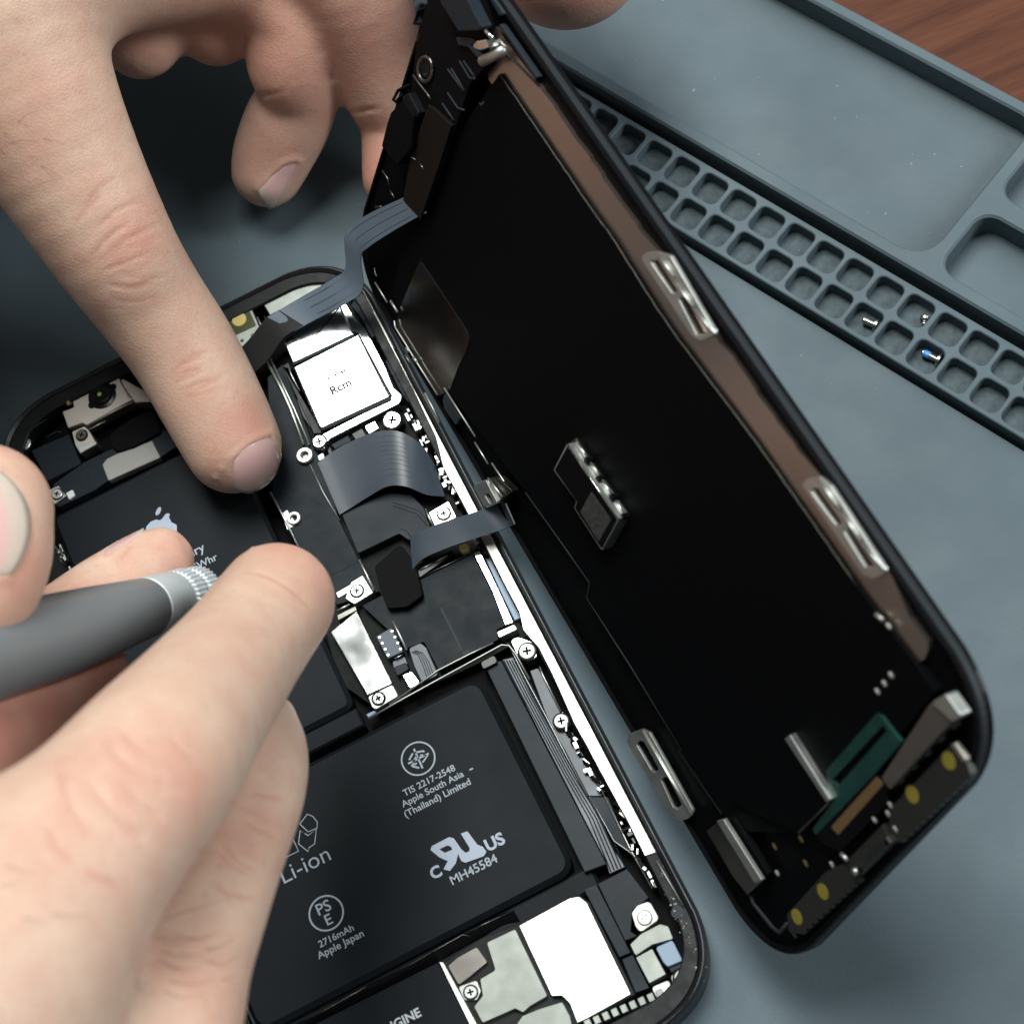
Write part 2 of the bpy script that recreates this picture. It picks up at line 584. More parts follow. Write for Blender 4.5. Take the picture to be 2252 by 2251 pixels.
for (s_, t_) in ((su, tu), (sl, tl)):
    for k in range(-14, 38):
        c = s_ + k * pitch + rng.uniform(-.06, .06)
        if S0 + 6 < c < S1 - 6:
            holes.append(rnd(rect(c - cw / 2, t_ - cw * .5, c + cw / 2 + rng.uniform(-.05, .05), t_ + cw * .5 + rng.uniform(-.05, .05)), cw * rng.uniform(.21, .25), 5))
plate('compartment_strip', MT, rect(S0 + 2, t_lo, S1 - 2, t_hi), -2.2, Z_STRIP, SIL, mat_root, bev=.18, holes=holes)
plate('compartment_floor', MT, rect(S0 + 2.5, t_lo + .5, S1 - 2.5, t_hi - .5), -3.0, -.7, SILF, mat_root, bev=0)
# deep trays behind: one long tray and two smaller ones past a slanting divider
dv = MT.ms([(2048, 556), (2251, 307)], Z_RIM)          # left edge of the divider
dv2 = MT.ms([(2090, 585), (2300, 330)], Z_RIM)
d_s = dv[0][0]
lean = (dv[1][0] - dv[0][0]) / (dv[1][1] - dv[0][1])
ridge = MT.ms([(2251, 461), (2251, 515)], Z_RIM)
s_at = lambda t, s0=d_s, t0=dv[0][1]: s0 + lean * (t - t0)
dw = 2.6
tray_a = rnd([(S0 + 4, t_rim1), (s_at(t_rim1), t_rim1), (s_at(t_out0), t_out0), (S0 + 4, t_out0)], [4, 5, 3, 4], 8)
tb0, tb1 = ridge[1][1], ridge[0][1]
if tb0 > tb1:
    tb0, tb1 = tb1, tb0
tray_b = rnd([(s_at(t_rim1) + dw, t_rim1), (S1 - 6, t_rim1), (S1 - 6, tb0), (s_at(tb0) + dw, tb0)], 3.1, 8)
tray_c = rnd([(s_at(tb1) + dw, tb1), (S1 - 6, tb1), (S1 - 6, t_out0), (s_at(t_out0) + dw, t_out0)], 3.1, 8)
plate('tray_wall', MT, rect(S0 - 4, t_rim0, S1 + 4, t_out1), -6, Z_RIM + .6, SIL, mat_root, bev=.4, holes=[tray_a, tray_b, tray_c], r=[0, 0, 6, 6])
plate('tray_floor', MT, rect(S0, t_rim0 + 1, S1, t_out1 - 1), -5.5, Z_TRAY, SIL, mat_root, bev=0)

# three loose screws lying in the compartments
def loose_screw(px_a, px_b, label, head_r, shaft_r, blue=False, standing=False):
    z = -.7 + shaft_r + (.5 if not standing else 0)
    a, b = at(*px_a, z), at(*px_b, z + (0 if not standing else .3))
    ax = (b - a) / np.linalg.norm(b - a)
    L = np.linalg.norm(b - a)
    root = empty('screw', at(*px_a, -.7))
    tag(root, label, 'screw', 'loose screws in the mat compartments')
    prof = [(0, shaft_r * .5), (.25, shaft_r)]
    k = .4
    while k < L - .5:
        prof += [(k, shaft_r), (k + .12, shaft_r * .82), (k + .24, shaft_r)]
        k += .3
    lathe('shaft', a, ax, prof + [(L - .45, shaft_r)], SCREWM, root, 16)
    if blue:
        lathe('thread_lock', a, ax, [(.5, shaft_r * 1.05), (.6, shaft_r * 1.12), (1.4, shaft_r * 1.12), (1.5, shaft_r * 1.02)], BLUELOCK, root, 16)
    lathe('head', a, ax, [(L - .5, head_r * .8), (L - .42, head_r), (L - .05, head_r), (L, head_r * .85)], SCREWM, root, 20)
    return root


loose_screw(cM((565, 585))[0], cM((690, 640))[0], 'plain silver screw lying in a compartment, nearer the display', 1.0, .62)
loose_screw(cM((1065, 860))[0], cM((1220, 935))[0], 'silver screw with a blue tipped thread in a mat compartment', 1.05, .55, True)
loose_screw(cM((1085, 640))[0], cM((1100, 565))[0], 'short screw standing on edge in the compartment row next to the tray', .95, .5, False, True)

# dust specks on the mat
V, Fc = [], []
for k in range(300):
    s_, t_ = rng.uniform(-70, 60), rng.uniform(-90, t_out0 - 2)
    if t_lo - 1 < t_ < t_rim1 + 1:
        if rng.random() < .4 or not t_lo < t_ < t_hi:
            continue
        z = -.69
    else:
        z = 0.01 if t_ < t_lo else Z_TRAY + .01
    w = rng.choice([.03, .03, .04, .04, .05, .06, .09])
    l = w * rng.choice([1, 1, 1.4, 3.5])
    a = rng.uniform(0, math.pi)
    c, s = math.cos(a), math.sin(a)
    b = len(V)
    for dx, dy, dz in ((-l, -w, 0), (l, -w, 0), (l, w, 0), (-l, w, 0), (0, 0, w * .8)):
        V.append(MT.p(s_ + dx * c - dy * s, t_ + dx * s + dy * c, z + dz))
    Fc += [(b, b + 1, b + 4), (b + 1, b + 2, b + 4), (b + 2, b + 3, b + 4), (b + 3, b, b + 4)]
tag(mesh('dust', V, Fc, DUST), 'pale dust specks and lint scattered on the mat', 'dust', kind='stuff')

# ------------------------------------------------------------------ the opened phone
phone = empty('opened_phone', PH.p(0, 0, 0))
tag(phone, 'opened black phone body with batteries, circuit board and camera exposed', 'phone')
OUT = rnd(rect(-35.45, -71.8, 35.45, 71.8), 12.5, 14)
RIN = rnd(rect(-34.5, -70.85, 34.2, 70.85), 11.7, 14)
plate('frame', PH, OUT, .25, 6.5, GUNM, phone, bev=.55, holes=[RIN])
GIN = rnd(rect(-31.6, -67.6, 32.2, 68.2), 9.0, 12)
plate('gasket', PH, rnd(rect(-34.45, -70.8, 34.15, 70.8), 11.7, 14), 3.0, 6.05, GASK, phone, bev=.2, holes=[GIN])
plate('back_shell', PH, rnd(rect(-34.48, -70.83, 34.18, 70.83), 11.7, 14), .1, 1.2, BLKM, phone, bev=0)


def screw(px, z, rad, parent=phone, m=None, name='screw', cross=.5):
    """a flat pan-head screw with a cross recess"""
    u, v = PH.m(*px, n=z)
    n = 22
    V, Fc, mi = [], [], []
    for h, r in ((z - .5, rad), (z - .12, rad), (z, rad * .86)):
        V += [PH.p(*q, h) for q in circ(u, v, r, n)]
    for i in range(2):
        for k in range(n):
            Fc.append((i * n + k, i * n + (k + 1) % n, (i + 1) * n + (k + 1) % n, (i + 1) * n + k)); mi.append(0)
    # top face around a plus-shaped recess
    w, l = rad * .13, rad * cross
    a0 = rng.uniform(0, 1.5)
    c, s = math.cos(a0), math.sin(a0)
    plus = [(w, w), (w, l), (-w, l), (-w, w), (-l, w), (-l, -w), (-w, -w), (-w, -l), (w, -l), (w, -w), (l, -w), (l, w)]
    plus = [(u + x * c - y * s, v + x * s + y * c) for x, y in plus]
    b = len(V)
    V += [PH.p(*q, z) for q in plus]
    top = [Vector((*q, 0)) for q in circ(u, v, rad * .86, n)]
    idx = [2 * n + k for k in range(n)] + [b + k for k in range(12)]
    for t in tessellate_polygon([top, [Vector((*q, 0)) for q in plus]]):
        Fc.append(tuple(idx[k] for k in t)); mi.append(0)
    d = len(V)
    V += [PH.p(*q, z - .22) for q in plus]
    for k in range(12):
        Fc.append((b + k, b + (k + 1) % 12, d + (k + 1) % 12, d + k)); mi.append(1)
    Fc.append(tuple(range(d, d + 12))); mi.append(1)
    e = len(V)                                   # dark ring painted as the shadow around the head
    V += [PH.p(*q, z - .22) for q in circ(u, v, rad * .97, n)] + [PH.p(*q, z - .22) for q in circ(u, v, rad * 1.16, n)]
    for k in range(n):
        Fc.append((e + k, e + (k + 1) % n, e + n + (k + 1) % n, e + n + k)); mi.append(1)
    o = mesh(name, V, Fc, None, parent, False, [m or SCREWM, BLKM], mi)
    bm = bmesh.new(); bm.from_mesh(o.data); bmesh.ops.recalc_face_normals(bm, faces=bm.faces); bm.to_mesh(o.data); bm.free()
    return o


def edge(name, pts, z, rad, m, parent=phone):
    """a thin rod or folded edge following measured points"""
    return tube(name, [at(x, y, z) for x, y in pts], rad, m, parent, 6)


def bar(name, pts, w, z0, z1, m, parent=phone, bev=.05):
    """a narrow strip of width w along measured points"""
    q = [np.array(p) for p in PH.ms(pts, z1)]
    L, R = [], []
    for i in range(len(q)):
        t = q[min(i + 1, len(q) - 1)] - q[max(i - 1, 0)]
        t /= np.linalg.norm(t)
        nn = np.array([-t[1], t[0]]) * w / 2
        L.append(q[i] + nn); R.append(q[i] - nn)
    return plate(name, PH, L + R[::-1], z0, z1, m, parent, 0, bev)


# --- batteries
bu = plate('battery_cell', PH, rnd(rect(-30.6, -5.6, 2.5, 50.0), 1.6, 5), 1.2, 4.9, BATT, phone, bev=.7, smooth=False)
plate('folded_end', PH, rect(-30.3, -9.0, 2.6, -5.7), 1.2, 4.3, BATT, bu, bev=.3)
bl = plate('battery_cell', PH, rnd(rect(-31.0, -45.3, 22.2, -10.6), 2.6, 6), 1.2, 5.2, BATT, phone, bev=.8)
bl['label'] = 'wide lower battery cell printed with certification marks'
bu['label'] = 'upper battery cell with the pale blue emblem'
plate('battery_tape', PH, rect(-30.8, -48.9, 24.5, -45.0), 1.2, 3.6, BATT, phone, bev=.5)
# wrinkled flap along the lower cell's bottom edge
fl = [at(x, y, 4.9) for x, y in cR5((330, 830), (520, 800), (700, 715), (965, 560), (1050, 515), (1270, 410), (1400, 335), (1600, 222), (1700, 180), (1830, 95), (1932, 62))]
fl2 = [p - PH.ey * (2.3 + .25 * math.sin(k * 2.1)) - np.array([0, 0, 2.2 + .2 * math.sin(k)]) for k, p in enumerate(fl)]
ribbon('edge_flap', fl, fl2, BLKG, bl, .12, 6)
edge('flap_crease', cR5((520, 800), (700, 713), (965, 560)), 5.0, .07, DSTEEL, bl)
edge('flap_crease', cR5((1050, 515), (1270, 408), (1400, 333), (1600, 221), (1640, 232)), 5.05, .07, DSTEEL, bl)
edge('flap_crease', cR5((1700, 180), (1720, 160), (1932, 62)), 5.05, .07, DSTEEL, bl)

ZB, ZU = 5.2, 4.9
for s_, a_, b_ in (('TIS 2217-2548', (1075, 548), (1388, 393)), ('Apple South Asia', (1065, 615), (1440, 430)),
                   ('(Thailand) Limited', (1082, 676), (1482, 478)), ('MH45584', (1367, 1086), (1645, 946)),
                   ('2716mAh', (563, 1466), (772, 1362)), ('Apple Japan', (555, 1537), (832, 1398))):
    lettering('lettering', s_, PH, cI(a_)[0], cI(b_)[0], ZB, PRINT, bl, .012)
lettering('lettering', 'Li-ion', PH, cI((345, 1078))[0], cI((634, 936))[0], ZB, PRINT, bl, -.004)
lettering('lettering', 'US', PH, cI((1583, 884))[0], cI((1692, 830))[0], ZB, PRINTB, bl, .035)
lettering('lettering', 'C', PH, cI((1247, 1056))[0], cI((1308, 1024))[0], ZB, PRINTB, bl, .035)
lettering('lettering', '-', PH, cI((1478, 409))[0], cI((1500, 399))[0], ZB, PRINT, bl, 0)
u0, v0 = PH.m(*cI((600, 1258))[0], n=ZB)
stroke('circle_mark', circ(u0, v0, 2.62, 48), .27, PH, ZB + .03, PRINT, bl, True)
lettering('lettering', 'PS', PH, cI((556, 1272))[0], cI((637, 1234))[0], ZB, PRINT, bl, .012)
lettering('lettering', 'E', PH, cI((608, 1334))[0], cI((644, 1316))[0], ZB, PRINT, bl, .012)
u0, v0 = PH.m(*cI((1158, 321))[0], n=ZB)
stroke('circle_mark', circ(u0, v0, 2.62, 48), .25, PH, ZB + .03, PRINT, bl, True)
for seg_ in (((1132, 262), (1185, 380)), ((1097, 352), (1222, 290)), ((1138, 285), (1190, 275), (1195, 282)),
             ((1125, 290), (1103, 330)), ((1170, 300), (1215, 302), (1185, 345)), ((1115, 365), (1150, 350)), ((1122, 368), (1165, 378)), ((1150, 305), (1122, 350))):
    stroke('circle_mark', PH.ms(cI(*seg_), ZB), .3, PH, ZB + .035, PRINT, bl)
# recognised-component mark: mirrored R joined to a U
cS = cut(924, 1716, 1.6545)
ru = [(148, 192), (172, 184), (208, 232), (228, 240), (241, 258), (232, 274), (165, 298), (150, 292), (138, 266), (130, 300), (108, 328), (85, 322), (101, 292), (90, 288), (68, 277), (38, 252), (42, 238), (105, 205), (122, 209), (150, 249), (165, 262), (178, 257), (181, 246)]
hole_ = [(70, 249), (100, 235), (112, 240), (117, 251), (90, 262)]
hs = PH.ms(cS(*hole_), ZB)
plate('certification_mark', PH, PH.ms(cS(*ru), ZB), ZB + .005, ZB + .03, PRINTB, bl, 0, 0, holes=[hs])
for pl_ in ([(440, 718), (485, 658), (520, 672), (545, 705), (545, 742), (490, 765), (440, 718)],
            [(442, 755), (432, 838), (492, 886), (495, 862), (530, 838), (540, 748), (490, 788), (442, 755), (470, 775)],
            [(400, 812), (432, 882), (345, 925), (330, 905)]):
    stroke('recycling_mark', PH.ms(cI(*pl_), ZB), .15, PH, ZB + .03, PRINT, bl)
leaf = [(1020, 550), (1016, 525), (1030, 498), (1050, 484), (1054, 505), (1045, 530)]
body = [(952, 640), (958, 615), (985, 585), (1020, 571), (1045, 577), (1062, 562), (1085, 532), (1113, 530), (1104, 556), (1120, 588), (1155, 606), (1156, 650), (1140, 700), (1100, 745), (1060, 752), (1010, 752), (975, 720)]
plate('emblem', PH, PH.ms(cR6(*leaf), ZU), ZU + .005, ZU + .03, PRINTB, bu, .5, 0)
plate('emblem', PH, PH.ms(cR6(*body), ZU), ZU + .005, ZU + .03, PRINTB, bu, .3, 0)
lettering('lettering', 'Li-ion Battery', PH, cR6((905, 985))[0], cR6((1347, 776))[0], ZU, PRINT, bu, .012)
lettering('lettering', '10.35Whr', PH, cR6((1165, 955))[0], cR6((1428, 836))[0], ZU, PRINT, bu, .012)

# --- tape and cables on the right of the lower cell
pplate('side_tape', [(1065, 1461), (1102, 1452), (1334, 1899), (1286, 1917)], 3.0, 4.7, TAPE, phone, .1)
rf = pplate('ribbed_cable', [(1104, 1450), (1128, 1444), (1170, 1530), (1318, 1800), (1345, 1860), (1376, 1905), (1340, 1921), (1330, 1890), (1150, 1540)], 3.0, 4.1, FLEXB, phone, .1)
for k in range(5):
    a = 1108 + 6 * k
    edge('rib', [(a, 1452), (a + 40, 1530), (a + 42 + 90, 1700), (1296 + 8 * k, 1800), (1343 + 7.5 * k, 1915 - 3 * k)], 4.15, .1, TAPE, rf)
pplate('side_cable', cR2((555, 600), (640, 570), (690, 640), (905, 1050), (990, 1290), (1340, 1931), (1180, 1931), (930, 1450), (820, 1270), (720, 1050)), 2.4, 4.3, FLEXB, phone, .2)
pplate('side_cable', cJ((1010, 0), (1150, 0), (1300, 350), (1270, 360), (1190, 300), (1130, 190)), 2.4, 4.35, FLEX, phone, .2)
edge('wire_edge', cR2((320, 310), (370, 400), (480, 620), (720, 1070), (900, 1420), (1170, 1931)), 4.6, .12, SATIN)
edge('wire_edge', cR2((500, 610), (620, 850), (720, 1050)), 4.6, .1, TAPE)
edge('wire_edge', cR2((660, 560), (700, 660), (880, 1020)), 5.0, .16, STEEL)
edge('wire_edge', cR2((1040, 1370), (1200, 1640), (1350, 1931)), 5.0, .13, STEEL)
edge('wire_edge', cJ((1130, 0), (1300, 350), (1440, 600)), 5.0, .12, STEEL)
edge('wire_edge', cJ((1030, 0), (1130, 180), (1190, 290), (1290, 360), (1330, 400)), 4.7, .09, SATIN)

# --- right-hand steel rail
rail_l = [(821, 684), (835, 712), (862, 765), (905, 850), (931, 905), (958, 962), (975, 1030), (1000, 1075), (1028, 1127), (1063, 1192), (1085, 1236), (1108, 1282), (1141, 1345), (1150, 1385),
          (1185, 1425), (1213, 1480), (1240, 1540), (1262, 1590), (1290, 1640), (1322, 1700), (1350, 1751), (1385, 1815), (1418, 1882)]
rail_uv = PH.ms(rail_l, 6.3)
rail_r = [(34.0, v) for v in np.linspace(rail_uv[-1][1] - .3, rail_uv[0][1], 20)]
plate('steel_rail', PH, rail_uv + rail_r, 2.5, 6.3, RAILM, phone, 0, .12)
pplate('inner_rail', cR1((1160, 1520), (1230, 1495), (1440, 1931), (1590, 2260), (1500, 2290), (1365, 1931)), 3.0, 5.6, MIRR, phone, .1)
pplate('inner_rail_channel', cR1((1285, 1570), (1340, 1535), (1535, 1931), (1690, 2200), (1600, 2240), (1450, 1931)), 3.0, 4.2, BLUEL, phone, .1)
pplate('rail_gap', cR1((1225, 1440), (1270, 1410), (1320, 1530), (1280, 1545)), 3.0, 5.9, BLKM, phone, .1)

# --- brackets and screws beside the rail
def bracket(pts, z, m=STEEL, r=.3, z0=2.5, name='bracket'):
    return pplate(name, pts, z0, z, m, phone, r, .12)


b1 = bracket(cR2((345, 275), (430, 240), (575, 290), (652, 455), (520, 500), (430, 445)), 5.9, MIRR, .7)
screw(cR2((525, 390))[0], 6.15, 1.35, b1, SATIN)
b2 = pplate('bracket', cR2((800, 1140), (830, 1060), (920, 1030), (1000, 1170), (890, 1230), (820, 1200)), 2.5, 5.2, MIRR, phone, .5)
screw(cR2((888, 1132))[0], 5.45, 1.2, b2, SATIN)
bracket(cR2((205, 185), (390, 105), (430, 160), (225, 255)), 5.6, STEEL, .3)
edge('board_edge', cP((800, 1540), (1210, 1250), (1480, 1112), (1680, 1018)), 5.3, .16, SATIN)
edge('board_edge', cP((620, 1660), (900, 1500), (1200, 1335), (1500, 1172), (1750, 1035), (1815, 1040), (1870, 1110), (1990, 1330)), 5.3, .17, SATIN)
pplate('rubber_post', cR2((30, 510), (180, 430), (215, 510), (60, 590)), 2.5, 5.5, BLKG, phone, .4)

# --- circuit board area
board = pplate('circuit_board', [(600, 800), (760, 640), (960, 1020), (1160, 1400), (1050, 1460), (830, 1560), (745, 1500), (660, 1180)], 1.2, 3.4, PCBD, phone, .4)
fs = pplate('foil_shield', cP((560, 700), (1040, 452), (1500, 250), (1812, 855), (1712, 905), (1727, 988), (1215, 1248), (1090, 1010), (950, 1060)), 3.0, 5.0, FOIL, phone, .25)
# worn adhesive streak on the foil
stroke('adhesive_mark', PH.ms(cP((1235, 720), (1290, 830), (1350, 950), (1410, 1080)), 5.0), .35, PH, 5.012, TAPE, fs)
stroke('adhesive_mark', PH.ms(cP((1420, 1110), (1475, 1085)), 5.0), .55, PH, 5.012, TAPE, fs)
pplate('main_shield', [(588, 830), (622, 800), (690, 980), (712, 1018), (745, 1140), (800, 1250), (835, 1300), (740, 1330), (700, 1250), (650, 1180), (600, 1085)], 3.0, 5.1, FOIL, phone, .2)
pplate('main_shield', [(600, 1090), (640, 1070), (740, 1130), (790, 1235), (700, 1280), (655, 1195)], 3.0, 5.15, FOIL, phone, .2)
pplate('flex_pad', cE((830, 1600), (1100, 1470), (1250, 1480), (1330, 1560), (1370, 1680), (1240, 1760), (1180, 1720), (930, 1840)), 3.5, 5.4, FLEX, phone, .3)
for pl_ in (((1145, 1530), (1300, 1580), (1370, 1660)), ((1145, 1550), (1290, 1600), (1350, 1670)), ((1190, 1690), (1225, 1700), (1250, 1740))):
    edge('trace', cE(*pl_), 5.42, .07, TAPE)
# steel edges left of the board
edge('shield_edge', cE((375, 668), (470, 850), (520, 960), (600, 1180)), 5.7, .28, STEEL)
edge('shield_edge', cE((400, 660), (500, 870), (545, 965), (635, 1180)), 5.6, .2, STEEL)
edge('shield_edge', cE((640, 1300), (720, 1470), (820, 1640)), 5.35, .13, SATIN)
edge('shield_edge', cE((400, 1470), (470, 1600), (570, 1800)), 5.4, .2, STEEL)
edge('shield_edge', cP((540, 312), (600, 430), (668, 570)), 5.5, .2, STEEL)
edge('shield_edge', cP((825, 832), (880, 940), (945, 1078)), 5.3, .22, STEEL)
edge('shield_edge', cP((350, 745), (460, 690)), 5.3, .2, STEEL)
# ring bosses
for c_, rr, z in ((cQ((1040, 1737))[0], 1.45, 6.0), (cE((540, 1622))[0], 1.2, 5.8)):
    u, v = PH.m(*c_, n=z)
    o = plate('screw_boss', PH, circ(u, v, rr, 28), 2.5, z, STEEL, phone, bev=.18, holes=[circ(u, v, rr * .42, 18)])
    plate('thread_hole', PH, circ(u, v, rr * .5, 18), 2.4, z - .8, DSTEEL, o, bev=0)
pplate('boss_foot', cE((465, 1600), (500, 1570), (560, 1660), (500, 1700)), 2.5, 5.3, STEEL, phone, .2)
screw(cQ((1165, 1622))[0], 6.4, 1.2, phone, MIRR)
screw(cQ((1785, 1440))[0], 6.1, 1.6, phone, MIRR)
b3 = bracket(cE((1360, 1590), (1480, 1520), (1530, 1620), (1400, 1680)), 5.6, MIRR, .15)
screw(cE((1450, 1595))[0], 5.85, 1.1, b3, STEEL)
edge('shield_edge', cE((1340, 1570), (1385, 1670)), 5.5, .22, STEEL)
b4 = bracket(cP((470, 500), (570, 440), (662, 590), (500, 690), (420, 640)), 5.5, STEEL, .2)
screw(cP((520, 572))[0], 5.75, 1.05, b4, STEEL)
bracket(cP((340, 590), (480, 510), (500, 560), (360, 640)), 5.3, STEEL, .2)
# battery shield plate with screw
sp = pplate('battery_shield', cP((300, 925), (520, 742), (822, 1362), (610, 1462)), 3.0, 5.5, MIRR, phone, .2)
sp2 = pplate('battery_shield', cP((612, 1472), (824, 1368), (875, 1470), (685, 1582), (650, 1565)), 3.0, 5.3, SATIN, phone, .35)
screw(cP((703, 1487))[0], 5.6, 1.0, sp2, MIRR)
bracket(cP((350, 780), (510, 700), (525, 740), (360, 830)), 5.3, DSTEEL, .1)
pplate('blue_reflection', cP((595, 1625), (665, 1590), (692, 1605), (620, 1650)), 3, 4.6, BLUEL, phone, .1)  # small blue plate put in for a blue reflection
# battery plug
plug = pplate('battery_plug', cP((682, 962), (812, 886), (916, 1090), (782, 1152)), 3.0, 5.2, BLUEB, phone, .15)
for c_ in ((715, 970), (737, 1020), (762, 1070), (786, 1118), (820, 918), (845, 967), (868, 1017), (892, 1068)):
    u, v = PH.m(*cP(c_)[0], n=5.3)
    plate('solder_pad', PH, circ(u, v, .27, 12), 5.2, 5.32, STEEL, plug, bev=.06)
edge('plug_clip', cP((845, 1150), (905, 1120)), 5.2, .13, STEEL)
pplate('spring_flex', cP((820, 1175), (930, 1130), (955, 1200), (845, 1270)), 3.0, 4.6, FLEXB, phone, .3)
pplate('spring_flex', cP((835, 1220), (940, 1180), (965, 1240), (860, 1300)), 3.0, 4.8, FLEX, phone, .3)
pplate('white_chip', cP((905, 1290), (985, 1255), (1050, 1340), (1042, 1372), (970, 1405)), 3.0, 5.3, MIRR, phone, .3)
sf = pplate('small_flex', cP((960, 1062), (1062, 1015), (1110, 1055), (1215, 1290), (1072, 1352), (1005, 1210)), 3.2, 5.15, FLEXB, phone, .5)
for k in range(4):
    d = k * 22
    edge('trace', cP((985 + d * .5, 1095 - d * .2), (1040 + d * .6, 1120 - d * .3), (1080 + d * .8, 1200 - d * .3), (1120 + d * .8, 1320 - d * .45)), 5.17, .06, TAPE, sf)
# display socket row
pplate('display_socket', cR1((540, 1690), (940, 1490), (960, 1530), (590, 1790)), 3.0, 5.5, BLKG, phone, .15)
edge('socket_edge', cR1((560, 1650), (625, 1610)), 5.6, .14, SATIN)
edge('socket_edge', cR1((600, 1700), (720, 1640)), 5.6, .16, SATIN)
edge('socket_edge', cR1((765, 1620), (890, 1550)), 5.6, .16, SATIN)
edge('socket_edge', cR1((590, 1790), (1130, 1530)), 5.3, .12, DSTEEL)
u, v = PH.m(*cR1((1062, 1462))[0], n=5.8)
plate('yellow_plug', PH, rnd(rect(u - .8, v - .75, u + .8, v + .75), .6, 5), 3, 5.8, YELP, phone, bev=.25)
pplate('clip', cR1((1140, 1390), (1180, 1370), (1230, 1410), (1190, 1440)), 4.5, 5.7, SATIN, phone, .1)

# --- rear camera module
cb = pplate('camera_bracket', cQ((1345, 470), (1385, 440), (1490, 612), (1555, 655), (1725, 985), (1795, 1165), (1872, 1232), (1850, 1300), (1255, 1602), (1215, 1690), (1135, 1690), (1105, 1622), (1130, 1572), (1200, 1558), (1755, 1275), (1785, 1235), (1505, 712), (1452, 690)),
            2.5, 6.1, MIRR, phone, [.1, .1, .4, .4, .2, .4, .9, .9, .5, .5, .5, .5, .4, .2, .3, .3, .1, .1], .14)
pplate('camera_can', cQ((852, 985), (905, 950), (1165, 1495), (1755, 1268), (1180, 1555), (1120, 1560)), 2.5, 5.4, BLK, phone, .1)
cm = pplate('camera_can', cQ((862, 782), (890, 740), (1010, 665), (1345, 472), (1452, 692), (1468, 718), (940, 968)), 2.5, 6.9, CANM, phone, [.8, .6, .3, .1, .1, .1, .2], .32)
cm2 = pplate('camera_can', cQ((940, 990), (1502, 706), (1772, 1235), (1765, 1252), (1185, 1522), (1160, 1500)), 2.5, 6.95, CANM, phone, [.3, .15, .3, .2, .4, .3], .34)
for s_, a_, b_ in (('Rcm', (1275, 1222), (1450, 1150)), ('. . ,.', (1235, 1085), (1400, 1035))):
    lettering('engraved_mark', s_, PH, cQ(a_)[0], cQ(b_)[0], 6.95, DGREY, cm2, .035)
pplate('camera_flex', cQ((840, 1050), (880, 1030), (1010, 1195), (1150, 1490), (1110, 1540), (940, 1280), (920, 1190)), 2.5, 4.2, BLKG, phone, .2)
edge('camera_edge', cQ((848, 1045), (960, 1225)), 5.2, .13, TAPE)
edge('camera_edge', cQ((905, 985), (930, 1060), (1000, 1195)), 5.8, .15, STEEL)
# small parts under the camera
pplate('component_row', cQ((1230, 1640), (1830, 1335), (1900, 1480), (1700, 1545), (1400, 1620), (1200, 1800)), 2.5, 4.2, PCBD, phone, .2)
pplate('white_component', cQ((1552, 1495), (1640, 1448), (1672, 1512), (1590, 1560)), 3.5, 5.3, MIRR, phone, .12)
pplate('black_component', cQ((1440, 1560), (1530, 1510), (1570, 1580), (1480, 1620)), 3.5, 5.1, BLKG, phone, .1)
pplate('grey_component', cQ((1265, 1650), (1410, 1570), (1440, 1620), (1300, 1690)), 3.5, 5.0, TAPE, phone, .1)
pplate('white_component', cQ((1150, 1745), (1200, 1715), (1215, 1765), (1165, 1790)), 3.5, 5.2, STEEL, phone, .1)
pplate('black_component', cQ((1225, 1680), (1260, 1660), (1280, 1720), (1250, 1740)), 3.5, 5.2, BLKG, phone, .1)

# --- foam, tiny parts between camera and rail
pplate('foam_strip', cR3((-40, 540), (20, 420), (90, 350), (280, 790), (270, 830), (180, 882), (60, 655)), 2.5, 5.6, FOAM, phone, .2)
pplate('foam_strip', cR3((325, 1130), (400, 1060), (640, 1450), (715, 1640), (690, 1645), (560, 1555), (460, 1400)), 2.5, 5.6, FOAM, phone, .2)
pplate('side_block', cR3((215, 890), (290, 830), (400, 1050), (340, 1100)), 2.5, 5.2, BLKG, phone, .2)
edge('rail_lip', cR3((-20, 180), (195, 585), (420, 1000)), 6.2, .12, SATIN)
chip_zone = [((905, 905), (945, 985), 26), ((945, 985), (1000, 1075), 26), ((985, 1055), (1035, 1120), 16), ((1245, 1600), (1330, 1745), 22), ((1350, 1760), (1440, 1950), 18)]
for (xa, ya), (xb, yb), n in chip_zone:
    for k in range(n):
        t = (k + rng.random()) / n
        x, y = xa + (xb - xa) * t + rng.uniform(-9, 9) * (1.6 if ya < 1100 else .7), ya + (yb - ya) * t + rng.uniform(-5, 5)
        z = rng.uniform(4.7, 5.8)
        u, v = PH.m(x, y, z)
        w, l = rng.uniform(.12, .36), rng.uniform(.25, .8)
        a = rng.choice([0, 0, .4, 1.57, -.5])
        c, s = math.cos(a), math.sin(a)
        plate('chip', PH, [(u + dx * c - dy * s, v + dx * s + dy * c) for dx, dy in ((-w, -l), (w, -l), (w, l), (-w, l))], 3, z,
              rng.choice([STEEL, STEEL, BLKG, BLKM, BLKM, DSTEEL, SATIN, PCBD]), phone, 0, .06)
for k in range(18):          # side-button parts on the far left
    t = k / 18
    x, y = 125 + 40 * t + rng.uniform(-8, 8), 1200 + 95 * t + rng.uniform(-5, 5)
    z = rng.uniform(3.6, 5.0)
    u, v = PH.m(x, y, z)
    w, l = rng.uniform(.15, .45), rng.uniform(.3, .9)
    plate('chip', PH, rect(u - w, v - l, u + w, v + l), 2, z, rng.choice([STEEL, DSTEEL, BLKG, BLKM, BLKM]), phone, 0, .06)
